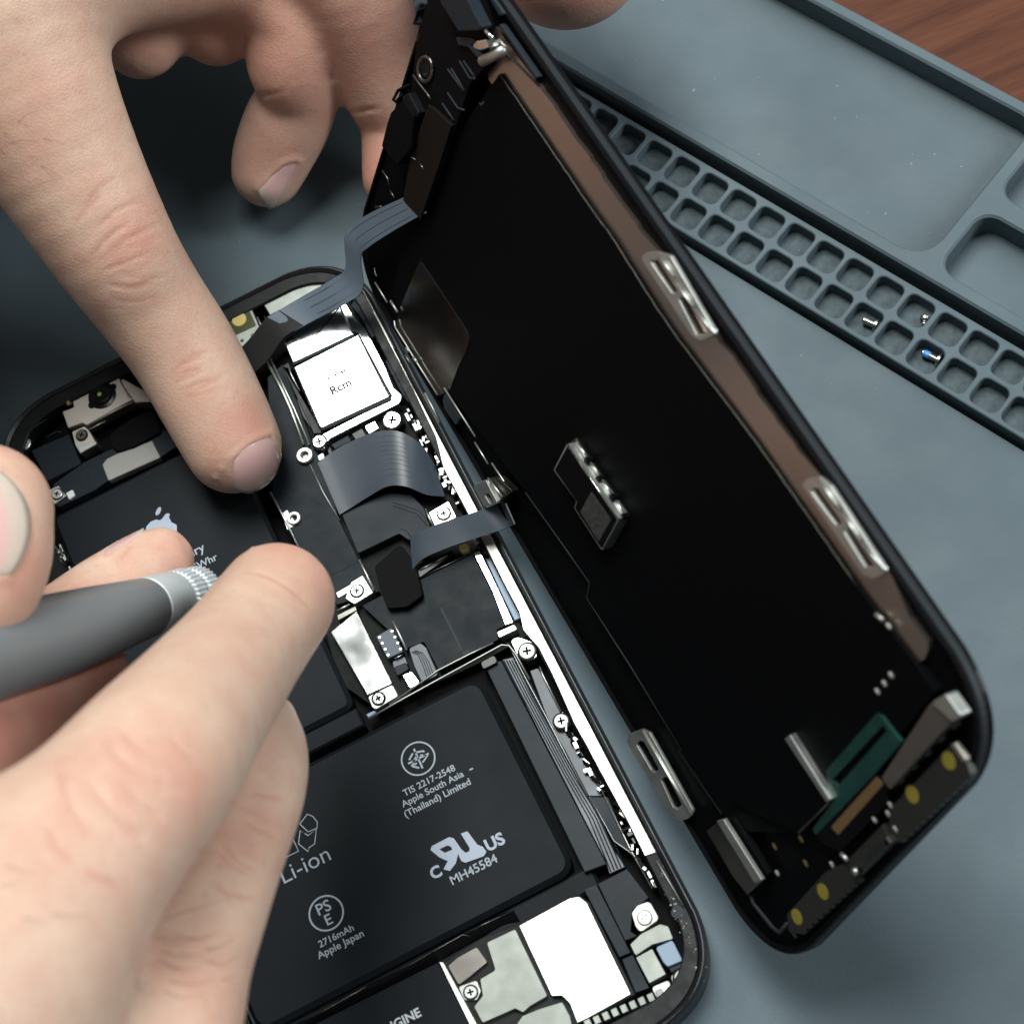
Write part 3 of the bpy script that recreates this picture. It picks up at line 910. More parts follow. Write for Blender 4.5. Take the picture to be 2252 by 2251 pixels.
for k in range(14):
    t = k / 14
    x, y = 500 + 55 * t + rng.uniform(-8, 8), 2185 + 95 * t + rng.uniform(-5, 5)
    z = rng.uniform(4.0, 5.4)
    u, v = PH.m(x, y, z)
    w, l = rng.uniform(.2, .5), rng.uniform(.4, 1.1)
    plate('chip', PH, rect(u - w, v - l, u + w, v + l), 2, z, rng.choice([STEEL, MIRR, BLKG, SATIN, BLKM]), phone, 0, .06)
edge('shield_edge', cR5((150, 640), (190, 710), (235, 805), (300, 960)), 5.2, .25, TAPE)

# --- top left: flash, front bracket, lens
fm = pplate('flash_bracket', cQ((355, 552), (535, 452), (580, 468), (672, 682), (620, 762), (512, 832), (462, 806)), 2.5, 5.8, PALE, phone, .5)
fw = pplate('flash_window', cQ((380, 592), (562, 490), (632, 640), (458, 722)), 5.0, 5.86, LEDG, fm, .2, .04)
u, v = PH.m(*cQ((487, 590))[0], n=5.9)
plate('flash_chip', PH, circ(u, v, 1.3, 24), 5.8, 5.95, LEDY, fw, bev=.05)
for c_ in ((510, 765), (600, 718)):
    u, v = PH.m(*cQ(c_)[0], n=5.9)
    plate('rivet', PH, circ(u, v, .33, 12), 5.7, 5.92, MIRR, fm, bev=.08)
pplate('clip', cQ((300, 590), (350, 570), (460, 830), (410, 860), (330, 680)), 2.5, 5.2, SATIN, phone, .3)
edge('clip_edge', cQ((640, 570), (700, 690)), 5.5, .14, STEEL)
edge('clip_edge', cQ((700, 560), (745, 640)), 5.5, .14, GOLD)
tp = pplate('top_plate', cQ((668, 425), (700, 380), (760, 372), (800, 395), (1195, 215), (1262, 208), (1292, 250), (1010, 460), (770, 592), (718, 500)), 2.5, 5.5, PALE, phone, .5)
screw(cQ((720, 392))[0], 5.85, .95, tp, GOLD)
pplate('earpiece_housing', cQ((780, 330), (1100, 180), (1180, 200), (830, 372)), 2.5, 5.2, BLKG, phone, .3)
fb = pplate('lens_bracket', cO((750, 562), (900, 490), (1110, 395), (1232, 330), (1400, 622), (1345, 652), (920, 892), (872, 868), (722, 922), (660, 748), (785, 700)), 2.5, 5.5, GREIGE, phone, .25)
pplate('lens_bracket', cO((1270, 420), (1310, 400), (1600, 560), (1640, 640), (1430, 650)), 2.5, 5.2, GREIGE, phone, .2)
edge('bracket_fold', cO((1240, 345), (1370, 610), (1420, 625)), 5.55, .13, STEEL)
edge('bracket_fold', cO((920, 900), (1180, 760), (1420, 640)), 5.2, .16, SATIN)
edge('bracket_fold', cO((940, 940), (1120, 850)), 4.8, .14, SATIN)
u, v = PH.m(*cO((1070, 562))[0], n=6.2)
lens = lathe('lens_barrel', PH.p(u, v, 3.5), (0, 0, 1), [(0, 2.6), (1.9, 2.6), (2.1, 2.45), (2.2, 1.9), (2.7, 1.75), (2.8, 1.5), (2.5, 1.0), (2.45, .9)], BLKG, phone, 36)
lathe('lens_glint', PH.p(u - .25, v + .25, 5.9), (0, 0, 1), [(0, .42), (.12, .38), (.2, .2), (.23, .05)], GREENG, lens, 20)  # green glint of the lens is put into this cap's colour
plate('lens_key', PH, circ(u + 2.2, v + .6, .75, 12), 4, 5.6, BLKM, lens, bev=.1)
plate('lens_key', PH, circ(u - 2.2, v - .7, .75, 12), 4, 5.6, BLKM, lens, bev=.1)
edge('gold_pin', cO((690, 580), (740, 680)), 5.6, .5, GOLD)
bk = pplate('bracket', cO((760, 960), (900, 900), (955, 960), (1028, 1090), (850, 1190), (800, 1110)), 2.5, 4.8, GREIGE, phone, .3)
screw(cO((862, 992))[0], 5.2, .95, bk, DSTEEL)
screw(cO((250, 1085))[0], 5.4, 1.25, phone, STEEL)
pplate('tape_square', cO((330, 1160), (730, 985), (860, 1300), (500, 1485)), 2.5, 4.6, FLEX, phone, .3)
pplate('sensor_flex', cO((560, 1520), (880, 1290), (1100, 1180), (1700, 930), (1932, 1010), (1932, 1080), (1700, 1235), (1140, 1485), (1000, 1585), (620, 1760), (580, 1700)), 2.5, 4.3, FLEX, phone, .3)
pplate('pale_sheet', cO((1085, 1310), (1130, 1250), (1240, 1195), (1420, 1130), (1612, 1055), (1702, 1232), (1150, 1480)), 3.0, 4.45, GREYP, phone, [.5, .4, .1, .1, .1, .1, .2])
pplate('rubber_block', cO((1150, 1010), (1380, 830), (1620, 720), (1720, 960), (1420, 1120), (1250, 1170), (1190, 1130)), 2.5, 5.0, BLKM, phone, .8)
bk = pplate('bracket', cO((490, 1590), (620, 1530), (705, 1640), (570, 1735)), 2.5, 4.9, SATIN, phone, .2)
screw(cO((602, 1618))[0], 5.2, .95, bk, STEEL)
pplate('white_tab', cO((695, 1612), (768, 1572), (792, 1632), (732, 1682)), 2.5, 4.8, WHITEP, phone, .2)
edge('crease', cO((925, 1430), (995, 1590)), 4.35, .1, TAPE)
pplate('white_tab', cO((800, 1110), (860, 1100), (1020, 1060), (1028, 1092), (850, 1192)), 2.5, 4.9, SATIN, phone, .2)
for pl_ in (((280, 985), (380, 900), (500, 825)), ((250, 770), (340, 700)), ((90, 850), (130, 790)), ((490, 1020), (600, 960), (655, 965))):
    edge('torn_adhesive', cO(*pl_), 6.1, .09, TAPE)

# --- bottom: vibration motor, speaker, charge port brackets
vm = pplate('vibration_motor', cR5((1438, 400), (1640, 805), (1900, 1320), (400, 1500), (560, 840)), 2.0, 5.0, BATT, phone, .3)
lettering('lettering', 'ENGINE', PH, cR5((1066, 884))[0], cR5((1331, 750))[0], 5.0, PRINTW, vm, .03)
pplate('motor_edge', cR5((1438, 395), (1472, 400), (1692, 805), (1900, 1200), (1850, 1230), (1640, 805)), 2.0, 5.2, STEEL, phone, .1)
pplate('grey_lug', cR5((1498, 425), (1560, 370), (1690, 298), (1762, 400), (1640, 500), (1570, 552)), 2.5, 4.9, LUGM, phone, .35)
bk = pplate('bracket', cR5((1565, 560), (1690, 515), (1720, 590), (1690, 650), (1610, 650)), 2.5, 4.7, SATIN, phone, .4)
screw(cR5((1648, 596))[0], 5.0, 1.0, bk, SATIN)
pplate('speaker_housing', cJ((80, 1080), (330, 920), (545, 845), (910, 650), (960, 640), (1030, 690), (1330, 1290), (900, 1560), (200, 1560)), 1.5, 4.2, DGREY, phone, .3)
pplate('speaker_cover', cJ((355, 952), (545, 862), (757, 1302), (640, 1370), (595, 1412), (545, 1385), (330, 1480), (272, 1372), (330, 1300), (312, 1190), (412, 1132)), 3.0, 5.1, PALE, phone, .35)
pplate('speaker_cover', cJ((568, 842), (900, 662), (962, 652), (1012, 692), (1302, 1290), (1030, 1440), (950, 1480), (900, 1350), (850, 1300), (782, 1302)), 3.0, 5.3, STEEL, phone, [.1, .4, .5, .6, .2, .2, .2, .3, .3, .2])
pplate('speaker_cover', cJ((590, 1430), (700, 1385), (852, 1338), (902, 1430), (930, 1560), (500, 1560)), 3.0, 5.0, PALE, phone, .3)
for k in range(9):
    t = k / 8
    x, y = 1020 + 470 * t, 1475 - 195 * t
    pplate('grille_rib', cJ((x - 34, y - 10), (x + 8, y - 30), (x + 32, y + 22), (x - 10, y + 42)), 2.5, 5.2 - .25 * (k % 2), PALE, phone, .15)
pplate('port_flex', cJ((990, 602), (1075, 570), (1300, 1020), (1225, 1050)), 2.5, 4.6, FLEX, phone, .15)
pplate('port_flex', cJ((1082, 568), (1275, 470), (1420, 660), (1312, 740), (1300, 880), (1345, 910), (1262, 942)), 2.5, 4.8, FLEX, phone, .2)
pplate('port_flex', cJ((1240, 1062), (1312, 1030), (1422, 1250), (1330, 1282)), 2.5, 4.7, FLEX, phone, .15)
bk = pplate('bracket', cJ((1302, 760), (1340, 710), (1422, 678), (1490, 800), (1362, 890), (1330, 850)), 2.5, 5.3, SATIN, phone, .7)
screw(cJ((1390, 790))[0], 5.5, 1.15, bk, SATIN)
pplate('bracket', cJ((1365, 895), (1490, 830), (1545, 845), (1580, 930), (1440, 968), (1330, 1042), (1292, 965)), 2.5, 5.5, PALE, phone, .3)
pplate('bracket', cJ((1330, 1050), (1440, 990), (1532, 1160), (1420, 1222)), 2.5, 5.4, PALE, phone, .2)
pplate('blue_block', cJ((1460, 985), (1572, 935), (1640, 1072), (1540, 1112), (1510, 1080)), 2.5, 5.3, BLUEL, phone, .4)
pplate('blue_block', cJ((1545, 1118), (1640, 1076), (1660, 1100), (1565, 1150)), 2.5, 4.8, TAPE, phone, .1)
bk = pplate('bracket', cJ((1556, 1170), (1672, 1100), (1692, 1180), (1650, 1265), (1580, 1240)), 2.5, 5.3, SATIN, phone, .6)
screw(cJ((1635, 1185))[0], 5.6, 1.25, bk, SATIN)
pplate('bracket', cJ((1430, 1245), (1552, 1192), (1572, 1290), (1480, 1332)), 2.5, 5.1, SATIN, phone, .5)
edge('frame_glint', cJ((1470, 420), (1540, 540), (1640, 712)), 6.5, .13, SATIN)
for k in range(40):
    t = rng.random()
    x = 1440 + 110 * t + rng.uniform(-12, 16)
    y = 1900 + 250 * t + rng.uniform(-10, 10)
    u, v = PH.m(x, y, 6.06)
    if 30.9 < u < 34.4 and v > -70:
        s = rng.choice([.05, .07, .1, .16])
        plate('adhesive_speck', PH, circ(u, v, s, 5, rot=rng.random()), 6.0, 6.09, GREYP, phone, bev=0)
u, v = PH.m(*cJ((1605, 755))[0], n=6.06)
plate('adhesive_dot', PH, circ(u, v, .95, 20), 6, 6.08, TAPE, phone, bev=.02)

# ------------------------------------------------------------------ lifted display assembly
disp = empty('display_assembly', DS.p(0, 0, 0))
tag(disp, 'lifted phone display seen from behind, black panel with clips and brackets', 'display')
W, LEN = 69.3, 142.0
OUT = rnd(rect(0, 0, W, LEN), 12.0, 14)
plate('front_glass', DS, OUT, -1.3, -.55, BLKG, disp, bev=.2)
plate('rim', DS, rnd(rect(.1, .1, W - .1, LEN - .1), 11.9, 14), -.55, .3, RIM, disp, bev=.1, holes=[rnd(rect(1.2, 1.2, W - 1.2, LEN - 1.2), 11.0, 12)])
plate('rim_step', DS, rnd(rect(.6, .6, W - .6, LEN - .6), 11.4, 14), -.5, .7, BLKM, disp, bev=.1, holes=[rnd(rect(1.2, 1.2, W - 1.2, LEN - 1.2), 11.0, 12)])
plate('inner_plate', DS, rnd(rect(1.1, 1.1, W - 1.1, LEN - 1.1), 11.0, 12), -.55, .1, PANEL, disp, bev=0)


def dedge(name, pts, n, rad, m, parent=disp, seg=6):
    return tube(name, [DS.p(*q, n) for q in DS.ms(pts, n)], rad, m, parent, seg)


panel_r = [(1098, 162), (1200, 312), (1309, 472), (1350, 528), (1470, 715), (1665, 976), (1884, 1287), (2060, 1520)]
panel = dplate('back_panel', panel_r + [(1960, 1640), (1760, 1830), (1640, 1830), (1587, 1789), (1450, 1561), (1290, 1322), (1297, 1282), (1156, 1083), (1000, 880), (880, 690), (862, 640), (905, 470), (1000, 300)],
               .1, 1.3, PANEL, disp, .2)
strip_r = [(1090, 60), (1150, 140), (1185, 186)] + cB((1185, 480), (1250, 560), (1258, 580), (1340, 700), (1352, 722), (1440, 830), (1447, 850), (1500, 920), (1510, 945), (1590, 1060), (1690, 1190), (1700, 1215), (1800, 1330)) \
    + cL((400, 400), (550, 590), (560, 615), (640, 690), (650, 715), (750, 860), (762, 890), (850, 1000), (865, 1030), (960, 1150), (975, 1180), (1090, 1310), (1300, 1600), (1480, 1860)) + cK((1330, 20), (1425, 150), (1430, 180), (1410, 235))
dplate('brown_strip', ([(x - 24, y + 12) for x, y in panel_r[:-1]] + [(1975, 1428), (2012, 1462)])[::-1] + [(1070, 100)] + strip_r, .1, .75, STRIP_TINT, disp, 0, 0)
rp = smooth_path([np.array(p) for p in panel_r[:-1]], 14)
random.seed(3)
dedge('panel_edge', [(p[0] + random.uniform(-.8, .8), p[1] + random.uniform(-.4, .4)) for p in rp], 1.3, .06, EDGEG)
dedge('rim_line', cN((880, 0), (1000, 210), (1090, 330), (1490, 740)), .9, .12, RIM)
# spring clips along the free long edge
def clip(outer, slots, n0, n1):
    o = plate('spring_clip', DS, DS.ms(outer, n1), n0, n1, STEEL, disp, .5, .08, holes=[rnd(DS.ms(s_, n1), .25, 3) for s_ in slots])
    return o


c1 = clip(cL((138, 160), (170, 135), (230, 128), (300, 150), (545, 570), (460, 602), (415, 580)), [cL((190, 178), (232, 172), (340, 345), (312, 350)), cL((340, 372), (375, 372), (500, 565), (440, 570))], 1.2, 1.7)
for a_, b_ in (((240, 150), (320, 265)), ((330, 300), (420, 420)), ((430, 440), (535, 565))):
    dedge('clip_fold', cL(a_, b_), 1.9, .2, STEEL, c1)
c2 = clip(cL((993, 1365), (1020, 1335), (1090, 1322), (1150, 1370), (1450, 1830), (1370, 1866), (1320, 1845)), [cL((1040, 1392), (1080, 1380), (1212, 1570), (1182, 1580)), cL((1215, 1605), (1248, 1600), (1385, 1805), (1335, 1800))], 1.2, 1.7)
for a_, b_ in (((1090, 1340), (1200, 1500)), ((1215, 1520), (1310, 1660)), ((1320, 1680), (1440, 1820))):
    dedge('clip_fold', cL(a_, b_), 1.9, .2, STEEL, c2)
# clip and bracket on the hinge side
c3 = plate('spring_clip', DS, DS.ms([(1376, 1628), (1386, 1612), (1412, 1602), (1428, 1610), (1526, 1785), (1512, 1800), (1490, 1806), (1474, 1792)], 1.2), .8, 1.2, STEEL, disp, .5, .08,
           holes=[rnd(DS.ms(s_, 1.2), .25, 3) for s_ in ([(1399, 1636), (1406, 1627), (1416, 1631), (1449, 1692), (1440, 1698), (1432, 1692)], [(1453, 1714), (1462, 1707), (1470, 1712), (1499, 1768), (1490, 1779), (1480, 1773)])])
dedge('clip_fold', [(1413, 1606), (1470, 1705), (1522, 1792)], 1.3, .2, STEEL, c3)
b5 = dplate('hinge_bracket', cR1((1160, 822), (1190, 780), (1292, 748), (1400, 950), (1422, 1000), (1275, 1036)), 1.0, 2.6, STEEL, disp, .3, holes=[rnd(DS.ms(cR1((1275, 900), (1320, 885), (1380, 985), (1340, 1005)), 2.6), .5, 4)])
dplate('hinge_bracket', cR1((1302, 748), (1350, 722), (1430, 724), (1582, 870), (1470, 955), (1425, 985)), 1.0, 2.2, DSTEEL, disp, .3)
dedge('bracket_edge', cR1((1320, 730), (1470, 930)), 2.6, .2, STEEL, b5)
for pl_, r_ in ((((210, 140), (218, 200), (235, 230)), .12), (((215, 295), (345, 505)), .16), (((380, 490), (455, 610)), .22), (((420, 700), (430, 770), (560, 980), (650, 1130), (880, 1490)), .14),
                (((550, 985), (580, 1030)), .3), (((625, 1095), (660, 1140)), .3), (((950, 1415), (1280, 1931)), .16), (((745, 1470), (820, 1610), (900, 1780)), .22), (((540, 1070), (585, 1145)), .1)):
    dedge('edge_highlight', cR3(*pl_), 1.9, r_, SATIN)  # silver rods added to draw the highlights along the hinge edge
for pl_ in (((1180, 350), (1320, 580)), ((1360, 570), (1460, 720), (1560, 880))):
    dedge('edge_highlight', cR1(*pl_), 1.9, .15, STEEL)
dplate('hinge_cover', cR3((930, 1540), (950, 1480), (1120, 1740), (1070, 1810), (950, 1640)), .8, 1.5, TAPE, disp, .2)
dedge('panel_seam', cG((1100, 200), (1300, 480), (1440, 680), (1425, 760), (1650, 1110), (1931, 1570)) + cK((100, 720), (330, 1060)), 1.35, .1, RIM)
film = mat('dark_glossy_film', (0.30, 0.285, 0.275), 0.17, 1.0, bump=0.16, bscale=55)
dplate('glossy_film', cR3((690, 65), (715, 90), (1190, 810), (1215, 880), (1190, 1000), (1100, 1190), (1010, 1430), (900, 1500), (650, 1120), (560, 980), (435, 740), (462, 620), (560, 370)), 1.3, 1.42, film, disp, .3, .02)

# raised connector cans
can = dplate('connector_can', cR4((300, 222), (1032, 1300), (790, 1742), (395, 1135), (430, 1045), (105, 600)), 1.2, 3.2, STEEL, disp, .3, .1)
dplate('can_label', cR4((310, 262), (1005, 1305), (788, 1710), (410, 1135), (445, 1055), (125, 600)), 3.2, 3.3, BLKM, can, .3, .02)
lab = mat('speckled_grey_label', (0.055, 0.06, 0.055), 0.6, var=0.6, vscale=1500)
dplate('grey_label', cR4((645, 905), (925, 1300), (748, 1612), (488, 1195)), 3.3, 3.34, lab, can, .1, .01)
for c_ in ((590, 462), (755, 728), (945, 988), (1100, 1262)):
    a, b = DS.m(*cR4(c_)[0], n=2.2)
    plate('can_notch', DS, circ(a, b, .5, 10), 1.2, 2.5, BLKM, can, bev=.05)
dedge('can_highlight', cR4((300, 228), (1030, 1302)), 3.22, .12, MIRR, can)  # polished rod added for the bright line on the can's lit side
for a_, b_ in (((455, 225), (590, 425)), ((625, 485), (765, 680)), ((800, 745), (935, 950)), ((975, 1015), (1110, 1220))):
    dedge('can_tab', cR4(a_, b_), 1.9, .24, STEEL, can)
dplate('can_skirt', cR4((420, 150), (1160, 1230), (1180, 1290), (1020, 1330), (290, 240)), 1.2, 1.6, DSTEEL, disp, .2)
can2 = dplate('connector_can', cK((385, 1000), (668, 650), (892, 985), (738, 1160)), 1.2, 1.75, PANEL, disp, .2, .05)
dplate('can_bar', cK((664, 662), (692, 640), (908, 984), (886, 998)), 1.2, 2.3, STEEL, can2, .1, .08)
for a_, b_ in (((715, 660), (772, 742)), ((782, 768), (838, 846)), ((845, 880), (906, 950))):
    dedge('can_tab', cK(a_, b_), 1.5, .3, STEEL, can2)
# bottom end: green board, labels, brackets
gb = plate('green_board', DS, DS.ms(cK((885, 830), (1150, 530), (1180, 540), (1288, 680), (1140, 850), (940, 1060), (830, 1172), (812, 1140), (905, 1010)), 1.7), 1.2, 1.7, PCB, disp, .2, .05,
           holes=[DS.ms(cK((918, 880), (1185, 592), (1208, 620), (948, 912)), 1.7)])
dplate('board_tape', cK((830, 1170), (940, 1065), (1140, 850), (1190, 880), (1220, 1000), (960, 1260), (860, 1220)), 1.2, 1.6, BLKM, disp, .2)
dplate('brown_label', cK((910, 1130), (1150, 865), (1190, 902), (950, 1172)), 1.6, 1.7, BROWN, disp, .3, .02)
sb = dplate('connector_cover', cK((1430, 482), (1470, 455), (1560, 560), (1222, 932), (1178, 868)), 1.2, 2.6, LUGM, disp, .3)
dplate('connector_cover', cK((1440, 470), (1520, 424), (1602, 540), (1555, 572)), 1.2, 2.9, SATIN, disp, .3)
for k in range(5):
    x, y = 1545 - 70 * k, 600 + 72 * k
    dplate('cover_tooth', cK((x, y), (x + 26, y - 26), (x + 36, y - 12), (x + 10, y + 14)), 1.2, 1.9, DSTEEL, disp, .1)
def toothed(name, upper, a_, b_, k, m):
    """plate whose lower edge between a_ and b_ is cut into teeth"""
    pts = list(upper)
    A, B = np.array(a_, float), np.array(b_, float)
    d = (B - A) / k
    nrm = np.array([-d[1], d[0]]) / np.linalg.norm(d)
    if nrm[1] < 0: nrm = -nrm
    for i in range(k):
        p = A + d * i
        pts += [tuple(p), tuple(p + d * .25 + nrm * 16), tuple(p + d * .6 + nrm * 16), tuple(p + d * .85)]
    return dplate(name, cK(*pts), .4, 1.5, m, disp, 0, .05)


gp = mat('grey_ground_plate', (0.045, 0.045, 0.042), 0.45, 0.6)
g1 = toothed('ground_plate', [(1215, 1180), (1225, 1030), (1320, 930), (1550, 690), (1620, 760)], (1650, 850), (1265, 1215), 12, gp)
g2 = toothed('ground_plate', [(690, 1690), (678, 1592), (880, 1370), (985, 1320)], (1070, 1400), (745, 1700), 11, gp)
dplate('link_plate', cK((985, 1320), (1185, 1115), (1215, 1180), (1240, 1170), (1250, 1215), (1070, 1392)), .4, 1.5, gp, disp, .1)
dplate('link_bar', cK((1040, 1345), (1205, 1180), (1230, 1215), (1070, 1385)), 1.5, 2.0, DSTEEL, disp, .1)
for c_ in ((1207, 1212), (1068, 1356)):
    a, b = DS.m(*cK(c_)[0], n=2.0)
    plate('slot', DS, circ(a, b, .4, 10), 1.9, 2.05, BLKM, disp, bev=0)
for c_, g in (((1537, 778), g1), ((1343, 957), g1), ((868, 1472), g2), ((730, 1606), g2)):
    a, b = DS.m(*cK(c_)[0], n=1.52)
    plate('yellow_pad', DS, circ(a, b, 1.12, 20), 1.5, 1.56, YELL, g, bev=.01)
for c_, m_ in (((1225, 325), SATIN), ((1190, 370), SATIN), ((1153, 412), SATIN), ((1212, 66), SATIN), ((622, 1376), SATIN), ((1222, 1014), STEEL), ((1138, 1092), STEEL), ((1250, 1142), STEEL), ((912, 1330), STEEL), ((1210, 1060), SATIN)):
    a, b = DS.m(*cK(c_)[0], n=1.6)
    plate('solder_dot', DS, circ(a, b, .26, 8, .5), 1.3, 1.65, m_, disp, bev=.08)
for c_ in ((745, 1195), (605, 1235), (770, 1325)):
    a, b = DS.m(*cK(c_)[0], n=1.6)
    plate('gold_pad', DS, circ(a, b, .3, 6, .6), 1.3, 1.45, GOLD, disp, bev=.03)
dedge('bent_tab', cK((965, 1270), (1000, 1305)), 2, .3, STEEL)
dedge('bent_tab', cK((1032, 1350), (1052, 1378)), 2, .45, STEEL)
dplate('side_bracket', cK((250, 1152), (330, 1090), (545, 1415), (465, 1488), (388, 1390)), .8, 2.0, DSTEEL, disp, .2)
dplate('side_bracket', cK((302, 1098), (340, 1088), (545, 1412), (505, 1428)), 2.0, 2.6, SATIN, disp, .1)
dplate('side_foam', cK((350, 1085), (400, 1075), (580, 1380), (550, 1415)), .8, 1.6, BLKM, disp, .2)
dedge('lip_wire', cK((480, 1480), (500, 1535), (600, 1660), (640, 1690), (680, 1640)), 1.2, .3, RIM)
dedge('lip_wire', cK((690, 1660), (730, 1715)), 1.2, .25, DSTEEL)
dplate('pink_tab', cK((1545, 690), (1570, 682), (1630, 770), (1610, 790)), 1.2, 1.8, GREIGE, disp, .1)
dedge('panel_edge', cK((740, 1160), (900, 1000)), 2.0, .14, DSTEEL)
dedge('panel_edge', cK((1150, 0), (1190, 35)), 1.5, .3, SATIN)

# sensor and earpiece module at the top end
hs_ = dplate('sensor_housing', cN((440, 400), (520, 60), (600, -120), (900, -120), (1010, 240), (1040, 560), (900, 720), (640, 1500), (500, 1860), (340, 1860), (330, 1700), (430, 1250), (400, 800)), .3, 2.4, BLKM, disp, .4)
dplate('earpiece_bar', cN((650, 20), (640, -100), (830, -100), (1000, 235), (960, 262), (800, 265)), 2.4, 4.2, FLEX, disp, .4)
dplate('earpiece_ledge', cN((780, 320), (930, 330), (940, 372), (900, 385), (990, 470), (970, 500), (880, 400), (800, 385)), 2.4, 3.0, TAPE, disp, .2)
dplate('sensor_cover', cN((545, 885), (745, 1065), (640, 1400), (480, 1862), (330, 1700), (400, 1300)), 2.4, 3.0, mat('brown_black_cover', (0.010, 0.008, 0.007), 0.55, spec=0.1), disp, .3)
dplate('sensor_block', cN((228, 960), (330, 850), (425, 985), (405, 1250), (280, 1405), (150, 1240), (200, 1040)), .5, 4.0, BLKM, disp, .3)
dplate('sensor_block', cN((320, 830), (380, 790), (470, 960), (440, 1010)), 2.4, 3.6, BLK, disp, .2)
a, b = DS.m(*cN((525, 580))[0], n=2.6)
dedge('camera_ring', [cN((525 + 60 * math.cos(k * .4), 590 + 105 * math.sin(k * .4)))[0] for k in range(17)], 2.6, .35, DSTEEL, hs_)
lathe('camera_lens', DS.p(a, b, 2.3), DS.en, [(0, 1.5), (.5, 1.5), (.55, 1.1), (.3, .8)], BLKG, hs_, 24)
for pl_ in (((420, 640), (470, 710), (540, 800), (570, 845)), ((160, 1450), (205, 1520), (215, 1570)), ((225, 1620), (260, 1680)), ((385, 1280), (400, 1330), (440, 1360)), ((470, 1380), (510, 1440)), ((100, 1760), (150, 1755))):
    dedge('wire_bit', cN(*pl_), 3.0, .16, DSTEEL)
for pl_ in (((715, 590), (850, 775)), ((745, 585), (855, 770)), ((815, 520), (900, 665), (950, 670)), ((850, 520), (950, 670)), ((668, 880), (765, 1025)), ((712, 790), (800, 920), (855, 938)), ((985, 880), (1005, 895), (1018, 870))):
    dedge('moulded_rib', cN(*pl_), 2.45, .16, TAPE, hs_)
dplate('spring_contact', cN((922, 385), (955, 352), (1040, 338), (1072, 402), (980, 428), (940, 415)), 2.4, 4.4, MIRR, disp, .4)
dedge('spring_contact', cN((1040, 262), (1092, 325)), 4.2, .3, MIRR)
tube('contact_barrel', [DS.p(*DS.m(*cN((1010, 520))[0], n=3.0), 3.0), DS.p(*DS.m(*cN((1110, 470))[0], n=3.2), 3.2), DS.p(*DS.m(*cN((1205, 415))[0], n=2.4), 2.4)], [.8, .75, .7], SATIN, disp, 14)
dedge('contact_wire', cN((1080, 420), (1150, 340), (1200, 400)), 3.0, .2, SATIN)
dedge('wire_loop', cN((385, 725), (290, 772), (250, 852), (275, 868), (330, 805)), 1.2, .28, BLKM)
dedge('wire_loop', cN((560, 60), (470, 95), (432, 200), (530, 208)), 1.2, .28, BLKM)
dedge('wire_loop', cN((460, 350), (500, 260), (530, 240)), 1.2, .3, DSTEEL)
dplate('rim_catch', cN((1140, 215), (1165, 205), (1480, 655), (1455, 672)), .3, 1.1, TAPE, disp, .1)
dplate('rim_catch', cN((1070, 0), (1100, -10), (1190, 120), (1150, 140)), .3, 1.1, TAPE, disp, .1)

# flexible cables joining display and board
def D3(x, y, n):
    return DS.p(*DS.m(x, y, n), n)


def Z(*p):
    return [at(*q) for q in p]


FLEXL = mat('flex_cable_grey_blue', (0.11, 0.145, 0.185), 0.42, spec=0.45, rvar=0.05, vscale=90)  # base colour raised to hold the bright reflection on the cable
rib_a = ribbon('sensor_cable', [D3(906, 425, 2.6), D3(880, 438, 2.8)] + [D3(824, 464, 3.4), D3(776, 493, 4.2)] + Z((758, 523, 19), (760, 588, 15), (735, 612, 12.5), (660, 655, 9.6), (588, 698, 8.6)),
               [D3(938, 468, 2.6), D3(914, 480, 2.8)] + [D3(862, 510, 3.4), D3(812, 543, 4.2)] + Z((794, 566, 19), (798, 636, 15), (762, 667, 12.5), (705, 697, 9.6), (648, 728, 8.6)), FLEXL, disp, .2, 8, 6)
for k in (1, 3, 5):
    t = k / 6
    Lp = [D3(880, 438, 2.9), D3(824, 464, 3.5), D3(776, 493, 4.3)] + Z((758, 523, 19.1), (760, 588, 15.1), (735, 612, 12.6), (660, 655, 9.7))
    Rp = [D3(914, 480, 2.9), D3(862, 510, 3.5), D3(812, 543, 4.3)] + Z((794, 566, 19.1), (798, 636, 15.1), (762, 667, 12.6), (705, 697, 9.7))
    tube('trace', smooth_path([a_ + (b_ - a_) * t for a_, b_ in zip(Lp, Rp)], 6), .03, TAPE, rib_a, 5)
ribbon('sensor_cable_end', Z((614, 682, 8.9), (585, 700, 8.4), (552, 742, 7.4), (520, 776, 6.4)), Z((668, 716, 8.9), (625, 742, 8.4), (594, 786, 7.4), (556, 824, 6.4)), FLEXD, disp, .2)
ribbon('screen_cable', Z((903, 1182, 6.4), (922, 1171, 7.4), (960, 1153, 8.4), (1007, 1138, 9.2), (1060, 1121, 10.2), (1100, 1105, 11.2)) + [D3(1112, 1106, 1.6)],
       Z((908, 1252, 6.4), (932, 1228, 7.4), (986, 1204, 8.4), (1045, 1184, 9.2), (1088, 1170, 10.2), (1122, 1158, 11.2)) + [D3(1132, 1152, 1.6)], FLEXB, disp, .22, 8, 4)
pplate('cable_plug', [(823, 1246), (880, 1195), (914, 1240), (930, 1308), (896, 1334), (852, 1338), (836, 1292)], 4.0, 6.5, BLKM, disp, .8)
hump = ribbon('board_cable', Z((699, 1018, 5.7), (730, 995, 5.9), (770, 972, 6.5), (831, 949, 7.8), (880, 950, 8.3), (925, 978, 7.0), (955, 1022, 5.2)),
              Z((747, 1132, 5.7), (775, 1115, 5.9), (808, 1094, 6.5), (852, 1070, 7.7), (892, 1070, 8.1), (938, 1088, 6.8), (978, 1092, 5.2)), FLEXB, phone, .22, 8, 8)
